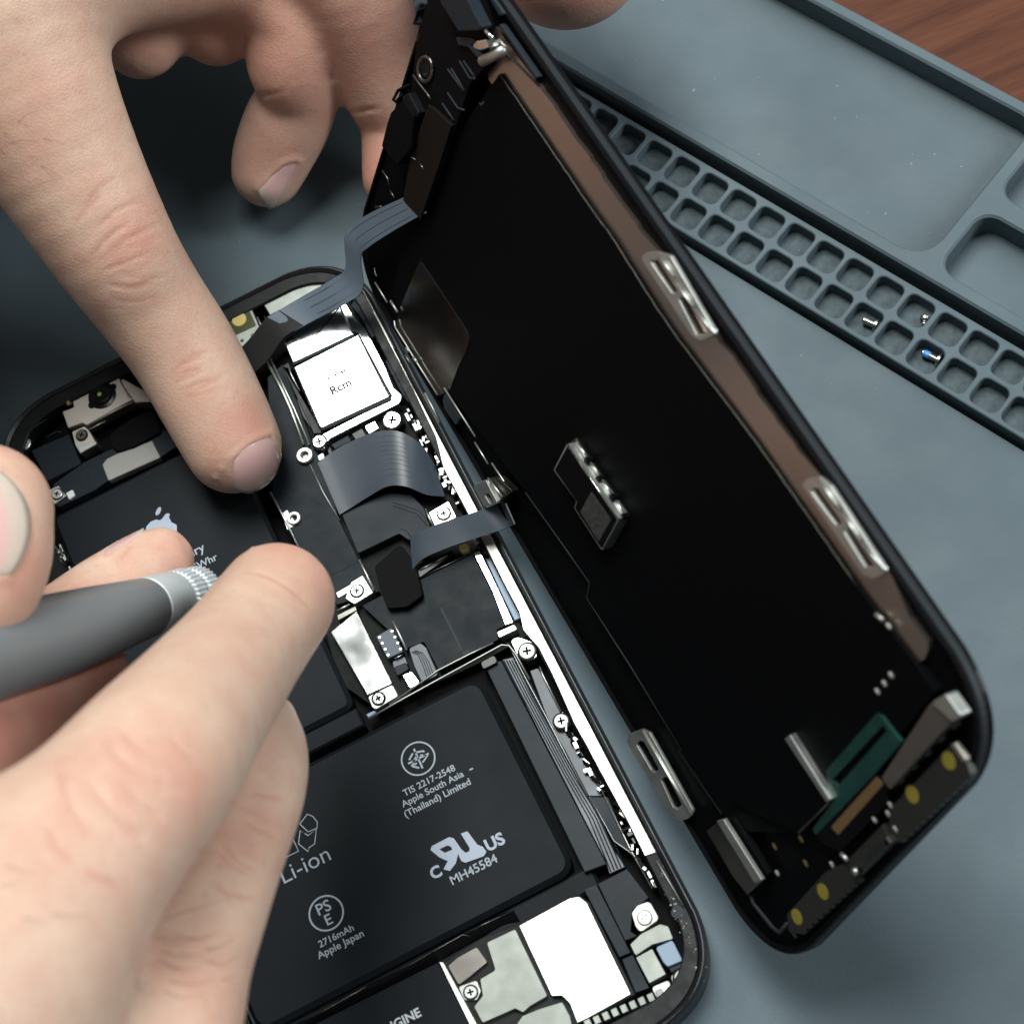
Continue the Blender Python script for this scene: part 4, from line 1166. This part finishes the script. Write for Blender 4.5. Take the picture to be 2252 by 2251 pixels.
for t in (.1, .2, .28, .36, .44, .52, .6, .7, .8):
    Lp = Z((730, 995, 5.95), (770, 972, 6.56), (831, 949, 7.9), (880, 950, 8.42), (925, 978, 7.1))
    Rp = Z((775, 1115, 5.95), (808, 1094, 6.56), (852, 1070, 7.8), (892, 1070, 8.22), (938, 1088, 6.9))
    tube('trace', smooth_path([a_ + (b_ - a_) * t for a_, b_ in zip(Lp, Rp)], 6), .028, TAPE, hump, 5)

# ------------------------------------------------------------------ hands
def skin():
    m = bpy.data.materials.new('skin'); m.use_nodes = True
    nt = m.node_tree; b = nt.nodes['Principled BSDF']
    b.inputs['Roughness'].default_value = .5
    b.inputs['Specular IOR Level'].default_value = .35
    b.inputs['Subsurface Weight'].default_value = .35
    b.inputs['Subsurface Radius'].default_value = (1.0, .35, .18)
    b.inputs['Subsurface Scale'].default_value = .0022
    tc = nt.nodes.new('ShaderNodeTexCoord')

    def noise(s, d=3):
        n = nt.nodes.new('ShaderNodeTexNoise'); n.inputs['Scale'].default_value = s; n.inputs['Detail'].default_value = d
        nt.links.new(tc.outputs['Object'], n.inputs['Vector']); return n.outputs['Fac']

    def mix(f, a, c, blend='MIX'):
        x = nt.nodes.new('ShaderNodeMix'); x.data_type = 'RGBA'; x.blend_type = blend
        for s_, v in (('Factor', f), ('A', a), ('B', c)):
            if isinstance(v, (int, float)): x.inputs[s_].default_value = v
            elif isinstance(v, tuple): x.inputs[s_].default_value = (*v, 1)
            else: nt.links.new(v, x.inputs[s_])
        return x.outputs['Result']

    def rng_(v, a, b_, c=0., d=1.):
        r = nt.nodes.new('ShaderNodeMapRange'); r.inputs['From Min'].default_value = a; r.inputs['From Max'].default_value = b_
        r.inputs['To Min'].default_value = c; r.inputs['To Max'].default_value = d
        nt.links.new(v, r.inputs['Value']); return r.outputs['Result']
    at_ = nt.nodes.new('ShaderNodeAttribute'); at_.attribute_name = 'redness'
    c = mix(rng_(noise(90), .35, .65), (.655, .480, .365), (.615, .420, .318))
    c = mix(rng_(noise(260, 5), .42, .72, 0, .5), c, (.57, .315, .245))
    c = mix(rng_(noise(1300, 3), .55, .75, 0, .3), c, (.45, .27, .22))
    c = mix(at_.outputs['Fac'], c, (.52, .205, .155))
    nt.links.new(c, b.inputs['Base Color'])
    vo = nt.nodes.new('ShaderNodeTexVoronoi'); vo.feature = 'DISTANCE_TO_EDGE'; vo.inputs['Scale'].default_value = 1500
    nt.links.new(tc.outputs['Object'], vo.inputs['Vector'])
    ad = nt.nodes.new('ShaderNodeMath'); ad.operation = 'ADD'
    nt.links.new(rng_(vo.outputs['Distance'], 0, .25, 0, .5), ad.inputs[0]); nt.links.new(noise(1100, 4), ad.inputs[1])
    bp = nt.nodes.new('ShaderNodeBump'); bp.inputs['Distance'].default_value = .00005; bp.inputs['Strength'].default_value = .75
    nt.links.new(ad.outputs[0], bp.inputs['Height']); nt.links.new(bp.outputs['Normal'], b.inputs['Normal'])
    return m


SKIN = skin()
HAIR = mat('dark_hair', (0.05, 0.035, 0.03), 0.5)


def nail_mat():
    m = bpy.data.materials.new('finger_nail'); m.use_nodes = True
    nt = m.node_tree; b = nt.nodes['Principled BSDF']
    b.inputs['Roughness'].default_value = .26
    b.inputs['Subsurface Weight'].default_value = .3
    b.inputs['Subsurface Radius'].default_value = (1, .4, .3)
    b.inputs['Subsurface Scale'].default_value = .0012
    a = nt.nodes.new('ShaderNodeAttribute'); a.attribute_name = 'along'
    r = nt.nodes.new('ShaderNodeValToRGB')
    e = r.color_ramp.elements
    e[0].position, e[0].color = 0, (.52, .33, .29, 1)
    e[1].position, e[1].color = 1, (.52, .47, .40, 1)
    for p, c in ((.15, (.64, .40, .38, 1)), (.74, (.65, .40, .375, 1)), (.85, (.58, .47, .40, 1))):
        n = e.new(p); n.color = c
    nt.links.new(a.outputs['Fac'], r.inputs['Fac']); nt.links.new(r.outputs['Color'], b.inputs['Base Color'])
    return m


NAIL = nail_mat()


def node(x, y, z, rpx):
    P = at(x, y, z)
    return (P, rpx * ((P - CAM) @ FWD) / F_PX)


def smin(a, b, k):
    h = np.clip(.5 + .5 * (b - a) / k, 0, 1)
    return b * (1 - h) + a * h - k * h * (1 - h)


class Flesh:
    """continuous surface over jointed tapering fingers"""
    def __init__(s):
        s.chains = []   # finger bones, blending, bounds

    def finger(s, nodes, join=2.0, k=1.0):
        q = [np.r_[node(*n)[0], node(*n)[1]] for n in nodes]
        q = smooth_path(q, 4)
        P = np.array(q)
        s.chains.append(([(c[:3], c[3]) for c in q], join, k, (P[:, :3] - P[:, 3:]).min(0), (P[:, :3] + P[:, 3:]).max(0)))

    def sdf(s, X):
        tot = None
        for nodes, join, k, lo, hi in s.chains:
            bd = np.sqrt((np.maximum(np.maximum(lo - X, X - hi), 0) ** 2).sum(1))
            full = bd + 1.0
            m = bd < 22.0
            Y = X[m]
            if len(Y):
                d = None
                for (a, ra), (b, rb) in zip(nodes[:-1], nodes[1:]):
                    ba = b - a
                    pa = Y - a
                    h = np.clip(pa @ ba / (ba @ ba), 0, 1)
                    q = np.sqrt(((pa - h[:, None] * ba) ** 2).sum(1)) - (ra + (rb - ra) * h)
                    d = q if d is None else (np.minimum(d, q) if k < 1 else smin(d, q, k))
                full[m] = d
            tot = full if tot is None else smin(tot, full, join)
        return tot

    def grad(s, X, e=.15):
        T = np.array([[1, -1, -1], [-1, -1, 1], [-1, 1, -1], [1, 1, 1]], float)
        g = sum(t * s.sdf(X + t * e)[:, None] for t in T)
        return g / (np.linalg.norm(g, axis=1, keepdims=True) + 1e-9)

    def trace(s, px):
        """points of the surface seen at the measured places"""
        D = np.array([ray(*p) for p in px])
        t = np.full(len(D), 120.0)
        best = np.full(len(D), 1e9); hit = t.copy()
        go = np.arange(len(D))
        for _ in range(120):
            d = s.sdf(CAM + D[go] * t[go][:, None])
            upd = d < best[go]
            best[go[upd]] = d[upd]; hit[go[upd]] = t[go[upd]]
            t[go] += np.maximum(d, .03)
            go = go[(d > .05) & (t[go] < 380)]
            if not len(go):
                break
        P = CAM + D * hit[:, None]
        return P - s.grad(P) * s.sdf(P)[:, None]

    def build(s, lo, hi, h):
        ax = [np.arange(lo[i], hi[i] + h, h) for i in range(3)]
        n = [len(a) for a in ax]
        G = np.empty(n)
        cx, cy, cz = [a[::4] for a in ax]
        P = np.stack([q.ravel() for q in np.meshgrid(cx, cy, cz, indexing='ij')], 1)
        gc = s.sdf(P).reshape(len(cx), len(cy), len(cz))
        ii = [np.minimum((np.arange(k) + 2) // 4, len(c) - 1) for k, c in zip(n, (cx, cy, cz))]
        G[:] = gc[np.ix_(*ii)]
        near = np.argwhere(np.abs(G) < h * 5.5)
        for k in range(0, len(near), 150000):
            b_ = near[k:k + 150000]
            G[tuple(b_.T)] = s.sdf(b_ * h + np.array(lo))
        G[[0, -1]] = np.maximum(G[[0, -1]], .1); G[:, [0, -1]] = np.maximum(G[:, [0, -1]], .1); G[:, :, [0, -1]] = np.maximum(G[:, :, [0, -1]], .1)
        I = G < 0
        cs = [I[a:n[0] - 1 + a, b:n[1] - 1 + b, c:n[2] - 1 + c] for a in (0, 1) for b in (0, 1) for c in (0, 1)]
        cnt = sum(c.astype(int) for c in cs)
        act = np.argwhere((cnt > 0) & (cnt < 8))
        idx = -np.ones([k - 1 for k in n], int)
        idx[tuple(act.T)] = np.arange(len(act))
        acc = np.zeros((len(act), 3)); w = np.zeros(len(act))
        corners = [(a, b, c) for a in (0, 1) for b in (0, 1) for c in (0, 1)]
        for p in corners:
            for axis in range(3):
                if p[axis] == 0:
                    q = list(p); q[axis] = 1
                    v0 = G[tuple((act + p).T)]; v1 = G[tuple((act + q).T)]
                    m = (v0 < 0) != (v1 < 0)
                    t = np.where(m, v0 / np.where(m, v0 - v1, 1), 0)
                    pt = np.array(p, float) + (np.array(q) - np.array(p)) * t[:, None]
                    acc[m] += pt[m]; w[m] += 1
        V = (act + acc / w[:, None]) * h + np.array([a[0] for a in ax])
        Fs = []
        for axis in range(3):
            sl0 = [slice(None)] * 3; sl1 = [slice(None)] * 3
            sl0[axis] = slice(0, -1); sl1[axis] = slice(1, None)
            E = I[tuple(sl0)] != I[tuple(sl1)]
            e = np.argwhere(E)
            u, v = [(1, 2), (2, 0), (0, 1)][axis]
            ok = (e[:, u] > 0) & (e[:, v] > 0) & (e[:, u] < n[u] - 1) & (e[:, v] < n[v] - 1)
            e = e[ok]
            inside0 = I[tuple(e.T)]
            q = []
            for du, dv in ((-1, -1), (0, -1), (0, 0), (-1, 0)):
                c = e.copy(); c[:, u] += du; c[:, v] += dv
                q.append(idx[tuple(c.T)])
            q = np.stack(q, 1)
            q[~inside0] = q[~inside0][:, ::-1]
            Fs.append(q)
        return V, np.concatenate(Fs)


def seg_dist(X, P):
    """distance of points X to polyline P and position along it (0..1)"""
    best = np.full(len(X), 1e9); along = np.zeros(len(X))
    L = np.r_[0, np.cumsum(np.linalg.norm(np.diff(P, axis=0), axis=1))]
    for i in range(len(P) - 1):
        ba = P[i + 1] - P[i]
        h = np.clip((X - P[i]) @ ba / (ba @ ba + 1e-9), 0, 1)
        d = np.linalg.norm(X - P[i] - h[:, None] * ba, axis=1)
        m = d < best
        best[m] = d[m]; along[m] = ((L[i] + h * np.linalg.norm(ba)) / (L[-1] + 1e-9))[m]
    return best, along


def fine_lines(cr, seed, n=2):
    """faint wrinkles between neighbouring creases"""
    r = random.Random(seed)
    out = []
    for (a, w, d), (b, w2, d2) in zip(cr[:-1], cr[1:]):
        if abs(a[0][0] - b[0][0]) + abs(a[0][1] - b[0][1]) > 90:
            continue
        pa, pb = [np.array(smooth_path([np.array(p) for p in q], 6))[np.linspace(0, (len(q) - 1) * 6, 5).astype(int)] for q in (a, b)]
        for k in range(n):
            t = (k + .5 + r.uniform(-.3, .3)) / n
            sh = np.array([r.uniform(-14, 14), r.uniform(-14, 14)])
            out.append(([tuple(p + sh + np.array([r.uniform(-3, 3), r.uniform(-3, 3)])) for p in pa + (pb - pa) * t], .3, r.uniform(.06, .12)))
    return out


def make_hand(name, label, fl, lo, hi, h, creases, reds, nails, hairs, spots=(), deep=1.0):
    creases = [(p_, w_ * .6, d_ * .72 * deep) for p_, w_, d_ in creases] + fine_lines(creases, 5, 1)
    V, Q = fl.build(lo, hi, h)
    me = bpy.data.meshes.new(name)
    me.from_pydata((V * MM).tolist(), [], Q.tolist())
    o = bpy.data.objects.new(name, me)
    COL.objects.link(o)
    md = o.modifiers.new('s', 'SUBSURF'); md.levels = 1; md.render_levels = 1
    md = o.modifiers.new('r', 'SMOOTH'); md.factor = .5; md.iterations = 10
    dg = bpy.context.evaluated_depsgraph_get()
    me2 = bpy.data.meshes.new_from_object(o.evaluated_get(dg))
    o.modifiers.clear(); o.data = me2
    bpy.data.meshes.remove(me)
    n = len(me2.vertices)
    X = np.empty(n * 3); me2.vertices.foreach_get('co', X)
    X = X.reshape(-1, 3) / MM
    N = np.empty(n * 3); me2.vertex_normals.foreach_get('vector', N)
    N = N.reshape(-1, 3)
    disp_ = np.zeros(n); red = np.zeros(n)
    for pts, wd, dep in creases:
        P = fl.trace(pts)
        P = np.array(smooth_path(list(P), 4))
        near = np.flatnonzero(((X > P.min(0) - 3) & (X < P.max(0) + 3)).all(1))
        d, al = seg_dist(X[near], P)
        f = np.clip(np.sin(np.pi * np.clip(al, .03, .97)) * 1.6, 0, 1)
        disp_[near] -= dep * .8 * np.exp(-(d / wd) ** 2) * f
        disp_[near] += dep * .15 * np.exp(-((d - wd * 2.4) / (wd * 1.3)) ** 2) * f
        red[near] = np.maximum(red[near], .5 * np.exp(-(d / (wd * 1.3)) ** 2) * f)
    for (x, y), r, a in reds:
        c = fl.trace([(x, y)])[0]
        red = np.maximum(red, a * np.exp(-(np.linalg.norm(X - c, axis=1) / r) ** 2))
    nail_objs = []
    for corner, bulge, thick in nails:
        pl, pr, dr, dl = [np.array(c, float) for c in corner]
        nu, nv = 14, 16
        px = []
        for j in range(nv + 1):
            tv = j / nv
            for i in range(nu + 1):
                tu = i / nu
                e = 4 * tu * (1 - tu)
                a = pl + (pr - pl) * tu; b = dl + (dr - dl) * tu
                ax_ = ((dl + dr) - (pl + pr)) / 2
                px.append(a + (b - a) * tv + ax_ * (bulge * e * tv - .10 * e * (1 - tv)))
        S = fl.trace(px).reshape(nv + 1, nu + 1, 3)
        NN = fl.grad(S.reshape(-1, 3)).reshape(S.shape)
        tv = np.linspace(0, 1, nv + 1)[:, None, None]
        tu = np.linspace(-1, 1, nu + 1)[None, :, None]
        T = S + NN * (.16 + thick * (tv ** 1.5) * (1 - .5 * tu ** 4) - .25 * (np.abs(tu) ** 6) - .22 * (1 - tv) ** 6)
        bnd = np.concatenate([S[::-1, 0], S[0, 1:], S[1:, -1]])
        near = np.flatnonzero(((X > bnd.min(0) - 4) & (X < bnd.max(0) + 4)).all(1))
        d, al = seg_dist(X[near], bnd)
        disp_[near] += .26 * np.exp(-(d / .7) ** 2)
        cen = S[nv // 2, nu // 2]
        rad = np.linalg.norm(S[nv // 2, 0] - S[nv // 2, -1]) * .42
        disp_ -= .30 * np.exp(-(np.linalg.norm(X - cen, axis=1) / rad) ** 4)
        nail_objs.append((T, NN))
    for (x, y), r, hgt in spots:
        c = fl.trace([(x, y)])[0]
        disp_ += hgt * np.exp(-(np.linalg.norm(X - c, axis=1) / r) ** 2)
    X = X + N * disp_[:, None]
    me2.vertices.foreach_set('co', (X * MM).ravel())
    at_ = me2.attributes.new('redness', 'FLOAT', 'POINT')
    at_.data.foreach_set('value', np.clip(red, 0, 1))
    me2.materials.clear(); me2.materials.append(SKIN)
    me2.polygons.foreach_set('use_smooth', [True] * len(me2.polygons))
    me2.update()
    tag(o, label, 'hand')
    for T, NN in nail_objs:
        nv, nu = T.shape[0] - 1, T.shape[1] - 1
        top = T.reshape(-1, 3); bot = (T - NN * .35).reshape(-1, 3)
        Vn = np.concatenate([top, bot]); K = len(top)
        Fn = []
        w = nu + 1
        for j in range(nv):
            for i in range(nu):
                a = j * w + i
                Fn += [(a, a + 1, a + w + 1, a + w), (K + a, K + a + w, K + a + w + 1, K + a + 1)]
        for j in range(nv):
            a = j * w; Fn.append((a, a + w, K + a + w, K + a)); a += nu; Fn.append((a, K + a, K + a + w, a + w))
        for i in range(nu):
            a = i; Fn.append((a, K + a, K + a + 1, a + 1)); a = nv * w + i; Fn.append((a, a + 1, K + a + 1, K + a))
        no = mesh('nail', Vn, Fn, NAIL, o, True)
        bm = bmesh.new(); bm.from_mesh(no.data); bmesh.ops.recalc_face_normals(bm, faces=bm.faces); bm.to_mesh(no.data); bm.free()
        al = np.repeat(np.linspace(0, 1, nv + 1), w)
        aa = no.data.attributes.new('along', 'FLOAT', 'POINT')
        aa.data.foreach_set('value', np.concatenate([al, al]))
    if hairs:
        Vh, Fh = [], []
        for pts in hairs:
            P = fl.trace(pts)
            Nn = fl.grad(P)
            lift = np.linspace(.1, .7, len(P))[:, None]
            C_ = smooth_path(list(P + Nn * lift), 4)
            for i, c in enumerate(C_):
                r = .030 * (1 - i / (len(C_)) * .7)
                t = C_[min(i + 1, len(C_) - 1)] - C_[max(i - 1, 0)]
                t = t / (np.linalg.norm(t) + 1e-9)
                s_ = np.cross(t, [0, 0, 1.]); s_ /= np.linalg.norm(s_) + 1e-9
                u_ = np.cross(s_, t)
                b = len(Vh)
                Vh += [c + r * (math.cos(a) * s_ + math.sin(a) * u_) for a in (0, 2.09, 4.19)]
                if i:
                    for k in range(3):
                        Fh.append((b - 3 + k, b - 3 + (k + 1) % 3, b + (k + 1) % 3, b + k))
        ho = mesh('hair', Vh, Fh, HAIR, o, True)
        ho['kind'] = 'stuff'
    return o


# --- the hand that presses with its index finger and holds the display up
LH = Flesh()
LH.finger([(-420, -380, 66, 440), (-150, -110, 64, 345), (30, 150, 56, 212), (130, 340, 47, 172), (248, 545, 36, 140), (322, 655, 28, 126), (402, 770, 21, 119), (470, 895, 16, 114), (512, 978, 13.2, 108)], 3, 0.9)
LH.finger([(-420, -300, 68, 380), (-560, 500, 84, 260), (-520, 1000, 86, 225), (-330, 1330, 84, 190), (-140, 1320, 80, 175), (-58, 1235, 76, 165), (-36, 1125, 74, 152)], 6, 0.9)                                    # thumb
LH.finger([(-150, -130, 64, 300), (160, -110, 56, 170), (400, -85, 46, 98), (620, -120, 40, 110), (800, -230, 38, 120)], 8, 3.0)                                      # knuckle ridge
LH.finger([(540, -70, 40, 110), (590, -20, 37, 96), (645, 50, 33, 92), (640, 140, 27, 98), (662, 205, 21, 84), (634, 264, 16, 95), (602, 335, 11.5, 89), (588, 376, 9.5, 80)], 2.5, 0.9)       # curled finger with nail
LH.finger([(700, -200, 46, 160), (765, -50, 37, 135), (812, 95, 26, 112), (850, 200, 18, 96), (872, 262, 13, 82), (876, 390, 9, 80)], 2.0, 0.9)                        # finger behind the display
LH.finger([(900, -420, 48, 160), (1160, -300, 46, 180), (1245, -118, 42, 180)], 3, 0.9)                                                                               # fingertip past the free edge
LH.finger([(380, -150, 42, 120), (450, -20, 34, 92), (478, 62, 30, 82)], 2.0, 0.9)
LH.finger([(220, -120, 46, 120), (290, 0, 37, 92), (312, 92, 33, 80)], 2.0, 0.9)
LH.finger([(700, -350, 40, 160), (200, -420, 56, 360), (-420, -420, 66, 430)], 20, 3.0)
cre = [(cA((500, 1230), (590, 1140), (680, 1090), (750, 1070)), .55, .32), (cA((480, 1370), (570, 1270), (680, 1190)), .6, .38), (cA((640, 1290), (740, 1240), (840, 1190)), .5, .34),
       (cA((520, 1450), (620, 1410), (720, 1375), (790, 1340)), .55, .38), (cA((380, 1220), (450, 1120), (560, 1010)), .7, .25), (cA((540, 1500), (700, 1520), (820, 1470)), .55, .25),
       (cA((580, 1590), (720, 1600), (860, 1560)), .5, .16), (cA((800, 1285), (880, 1245)), .45, .2), (cA((430, 1120), (520, 1000), (640, 920)), .6, .16), (cA((600, 1330), (660, 1290), (640, 1240)), .5, .2),
       (cD((1020, 375), (1100, 352), (1190, 300)), .6, .36), (cD((880, 310), (980, 240), (1100, 195)), .7, .18), (cD((960, 420), (1060, 400), (1150, 370)), .5, .14), (cD((930, 270), (1040, 190), (1130, 170)), .5, .12),
       ([(760, 246), (800, 244), (840, 238)], .7, .9), ([(548, 226), (575, 212), (630, 198)], .7, .7),
       ([(300, 480), (340, 470), (372, 455)], .45, .15), ([(250, 600), (330, 612), (400, 590)], .5, .15)]
reds = [((300, 525), 7, .62), ((545, 925), 6, .6), ((330, 700), 12, .15), ((200, 430), 12, .15), ((480, 1010), 7, .35), ((450, 800), 8, .15), ((640, 120), 20, .55), ((600, 330), 9, .5), ((800, 100), 16, .6), ((840, 380), 12, .75), ((1250, 20), 12, .55),
        ((470, 90), 9, .6), ((310, 110), 9, .5), ((40, 1260), 8, .5), ((60, 1000), 9, .35), ((60, 250), 14, .25), ((420, 880), 9, .25), ((570, 20), 14, .45)]
nails = [(((510, 1008), (600, 950), (627, 1034), (512, 1072)), .3, .4),
         (((618, 362), (664, 358), (600, 462), (568, 418)), .06, .3),
         (((-170, 1060), (-150, 1290), (20, 1270), (-5, 1030)), .34, .15)]
hairs = [cA((95, 655), (150, 600), (230, 580)), cA((20, 700), (60, 722), (100, 715)), cA((230, 735), (290, 745), (340, 770)), cA((60, 755), (140, 740), (190, 742)), cA((0, 790), (60, 830), (120, 836)),
         cA((160, 830), (220, 826)), cA((220, 880), (280, 905), (330, 942)), cA((130, 660), (175, 672))]
spots = [(cD((1230, 410))[0], .3, .12), (cD((1250, 380))[0], .25, .1), (cD((1180, 800))[0], .5, .2), (cD((1140, 850))[0], .5, .2), (cD((1210, 830))[0], .4, .15)]
make_hand('hand', 'upper hand pressing its index fingertip beside the battery and gripping the lifted display', LH, (-126, 60, 0.3), (60, 268, 112), 1.05, cre, reds, nails, hairs, spots, .55)

# --- the hand that holds the screwdriver
RH = Flesh()
RH.finger([(-420, 2500, 104, 380), (-100, 2200, 106, 275), (110, 1940, 101, 228), (235, 1805, 97, 210), (330, 1690, 91, 199), (430, 1560, 78, 168), (525, 1435, 62, 142), (608, 1322, 50, 130)], 3, 0.9)
RH.finger([(-150, 2700, 92, 260), (310, 2360, 86, 175), (415, 2105, 78, 143), (488, 1905, 70, 130), (540, 1745, 60, 130), (566, 1660, 50, 112), (580, 1595, 42, 78)], .8, 0.9)
RH.finger([(150, 2700, 74, 180), (400, 2400, 64, 130), (452, 2235, 55, 80), (470, 2170, 50, 62)], .8, 0.9)
RH.finger([(-360, 2100, 88, 330), (-170, 1720, 70, 235), (10, 1515, 52, 158), (140, 1385, 42, 104), (255, 1296, 35, 92), (352, 1234, 31, 77)], 4, 0.9)
RH.finger([(-170, 1720, 70, 235), (40, 1600, 53, 165), (150, 1515, 46, 110), (215, 1478, 43, 70)], 5, 0.9)
RH.finger([(-420, 2500, 100, 400), (-360, 2100, 92, 350), (-120, 2300, 96, 300)], 18, 3.0)
cre = [(cH((500, 370), (640, 520), (760, 590), (880, 650), (1010, 715)), .8, .42), (cH((460, 620), (560, 765), (680, 880), (800, 965)), .85, .42), (cH((660, 670), (760, 760), (870, 840)), .7, .26),
       (cH((300, 540), (350, 720), (430, 860), (560, 965)), .8, .26), (cH((620, 360), (740, 470), (870, 525)), .7, .2), (cH((420, 1080), (520, 1150), (650, 1210)), .7, .16), (cH((900, 400), (990, 500), (1060, 550)), .7, .2),
       (cH((240, 860), (300, 990), (420, 1090)), .8, .16), (cH((840, 560), (870, 640), (830, 720)), .5, .15),
       (cH((1020, 1000), (1160, 1080), (1300, 1125)), .6, .28), (cH((1150, 950), (1260, 1060), (1390, 1135)), .6, .32), (cH((990, 1110), (1080, 1240), (1170, 1330)), .6, .26), (cH((1240, 820), (1380, 900), (1490, 945)), .6, .26),
       (cH((1190, 750), (1320, 790), (1420, 830)), .6, .16), (cH((1080, 1150), (1220, 1240), (1380, 1270)), .55, .18), (cH((1300, 700), (1420, 720), (1520, 740)), .6, .12),
       (cD((1270, 1345), (1420, 1370), (1580, 1470), (1680, 1600)), .8, .16),
       (cR6((440, 1075), (480, 1020), (500, 970)), .6, .35), (cR6((770, 850), (820, 790), (870, 720)), .5, .3)]
reds = [((300, 1710), 7, .46), ((385, 1690), 6, .46), ((240, 1800), 10, .25), ((560, 1380), 9, .18), ((540, 1830), 9, .22), ((700, 1290), 7, .45), ((640, 1210), 6, .45), ((400, 1225), 6, .5), ((300, 1270), 7, .3), ((110, 1590), 16, .8), ((230, 1500), 12, .8), ((20, 1620), 16, .75), ((150, 1300), 6, .4),
        ((490, 2200), 8, .3), ((690, 1245), 5, .5)]
nails = [(((220, 1216), (238, 1226), (314, 1172), (300, 1160)), .1, .2)]
hairs = [cH((870, 1380), (1000, 1340), (1210, 1280)), cH((850, 1470), (980, 1500), (1110, 1480)), cH((860, 1545), (1000, 1600), (1150, 1585)), cH((900, 1705), (1020, 1730), (1130, 1700)), cH((865, 1755), (960, 1800), (1065, 1790)),
         cH((1080, 1535), (1160, 1530), (1240, 1475)), cH((690, 1630), (770, 1690)), cH((280, 1345), (370, 1362), (450, 1350)), cH((30, 1085), (100, 1120), (180, 1150)), cH((880, 1620), (1010, 1640), (1120, 1610)),
         cH((800, 1460), (900, 1520), (990, 1535)), cH((840, 1590), (960, 1660), (1060, 1668)), cH((1170, 1700), (1230, 1690)), cH((930, 1460), (1060, 1490), (1180, 1440)), cH((720, 1700), (820, 1760)), cH((660, 1660), (740, 1760), (820, 1800)),
         cH((1100, 1600), (1180, 1620), (1260, 1560)), cH((120, 1370), (230, 1395)), cH((0, 1200), (100, 1190)), cH((950, 1560), (1060, 1570), (1160, 1530))]
spots = [(cR6((1075, 650))[0], .3, .2), (cR6((1140, 685))[0], .3, .2), (cR6((430, 1075))[0], .6, .35), (cR6((470, 1005))[0], .5, .35), (cD((1330, 1195))[0], .5, .2)]
make_hand('hand', 'lower hand in front, holding the grey screwdriver between thumb and index finger', RH, (-140, -35, 14), (-8, 140, 124), 1.05, cre, reds, nails, hairs, spots, 1.25)

# ------------------------------------------------------------------ screwdriver
T0, B0 = at(628, 1240, 6.0), at(326, 1334, 43)
axd = (B0 - T0) / np.linalg.norm(B0 - T0)
drv = empty('screwdriver', T0)
tag(drv, 'grey precision screwdriver with a knurled pale cap held over the phone', 'screwdriver')
LB = np.linalg.norm(B0 - T0)
lathe('shaft', T0, axd, [(0, .4), (1.5, .75), (3, 1.25), (LB - 15, 1.25)], SCREWM, drv, 16)


def knurl(name, d0, d1, r, teeth, dep, m):
    V, Fc = [], []
    s = np.cross(axd, [0, 0, 1.]); s /= np.linalg.norm(s); t = np.cross(axd, s)
    n = teeth * 4
    prof = ((d0, r * .9), (d0 + .25, r), (d1 - .25, r), (d1, r * .9))
    for d, rr in prof:
        for k in range(n):
            q = rr - (dep if k % 4 in (0, 1) else 0)
            a = 2 * math.pi * k / n
            V.append(T0 + axd * d + q * (math.cos(a) * s + math.sin(a) * t))
    for i in range(3):
        for k in range(n):
            k2 = (k + 1) % n
            Fc.append((i * n + k, i * n + k2, (i + 1) * n + k2, (i + 1) * n + k))
    Fc += [tuple(range(n - 1, -1, -1)), tuple(3 * n + k for k in range(n))]
    return mesh(name, V, Fc, m, drv)


lathe('cap_core', T0, axd, [(LB - 16.6, 1.8), (LB - 16, 3.1), (LB - .5, 3.5)], HANDLE, drv, 32)
knurl('cap_ring', LB - 15.0, LB - 12.0, 3.8, 34, .25, COLLAR)
knurl('cap_ring', LB - 10.6, LB - 7.6, 4.1, 34, .25, COLLAR)
lathe('collar', T0, axd, [(LB - 6.6, 4.0), (LB - 6.3, 4.15), (LB + .4, 4.35), (LB + .6, 4.3)], COLLAR, drv, 40)
lathe('handle', T0, axd, [(LB + .6, 4.15), (LB + 1.0, 4.3), (LB + 6, 4.6), (LB + 14, 5.1), (LB + 24, 5.6), (LB + 40, 5.8), (LB + 60, 5.6), (LB + 66, 5.0), (LB + 68, 3.0)], HANDLE, drv, 48)
for o_ in drv.children:
    if o_.name.startswith(('handle', 'collar', 'shaft')):
        o_.data.polygons.foreach_set('use_smooth', [True] * len(o_.data.polygons))
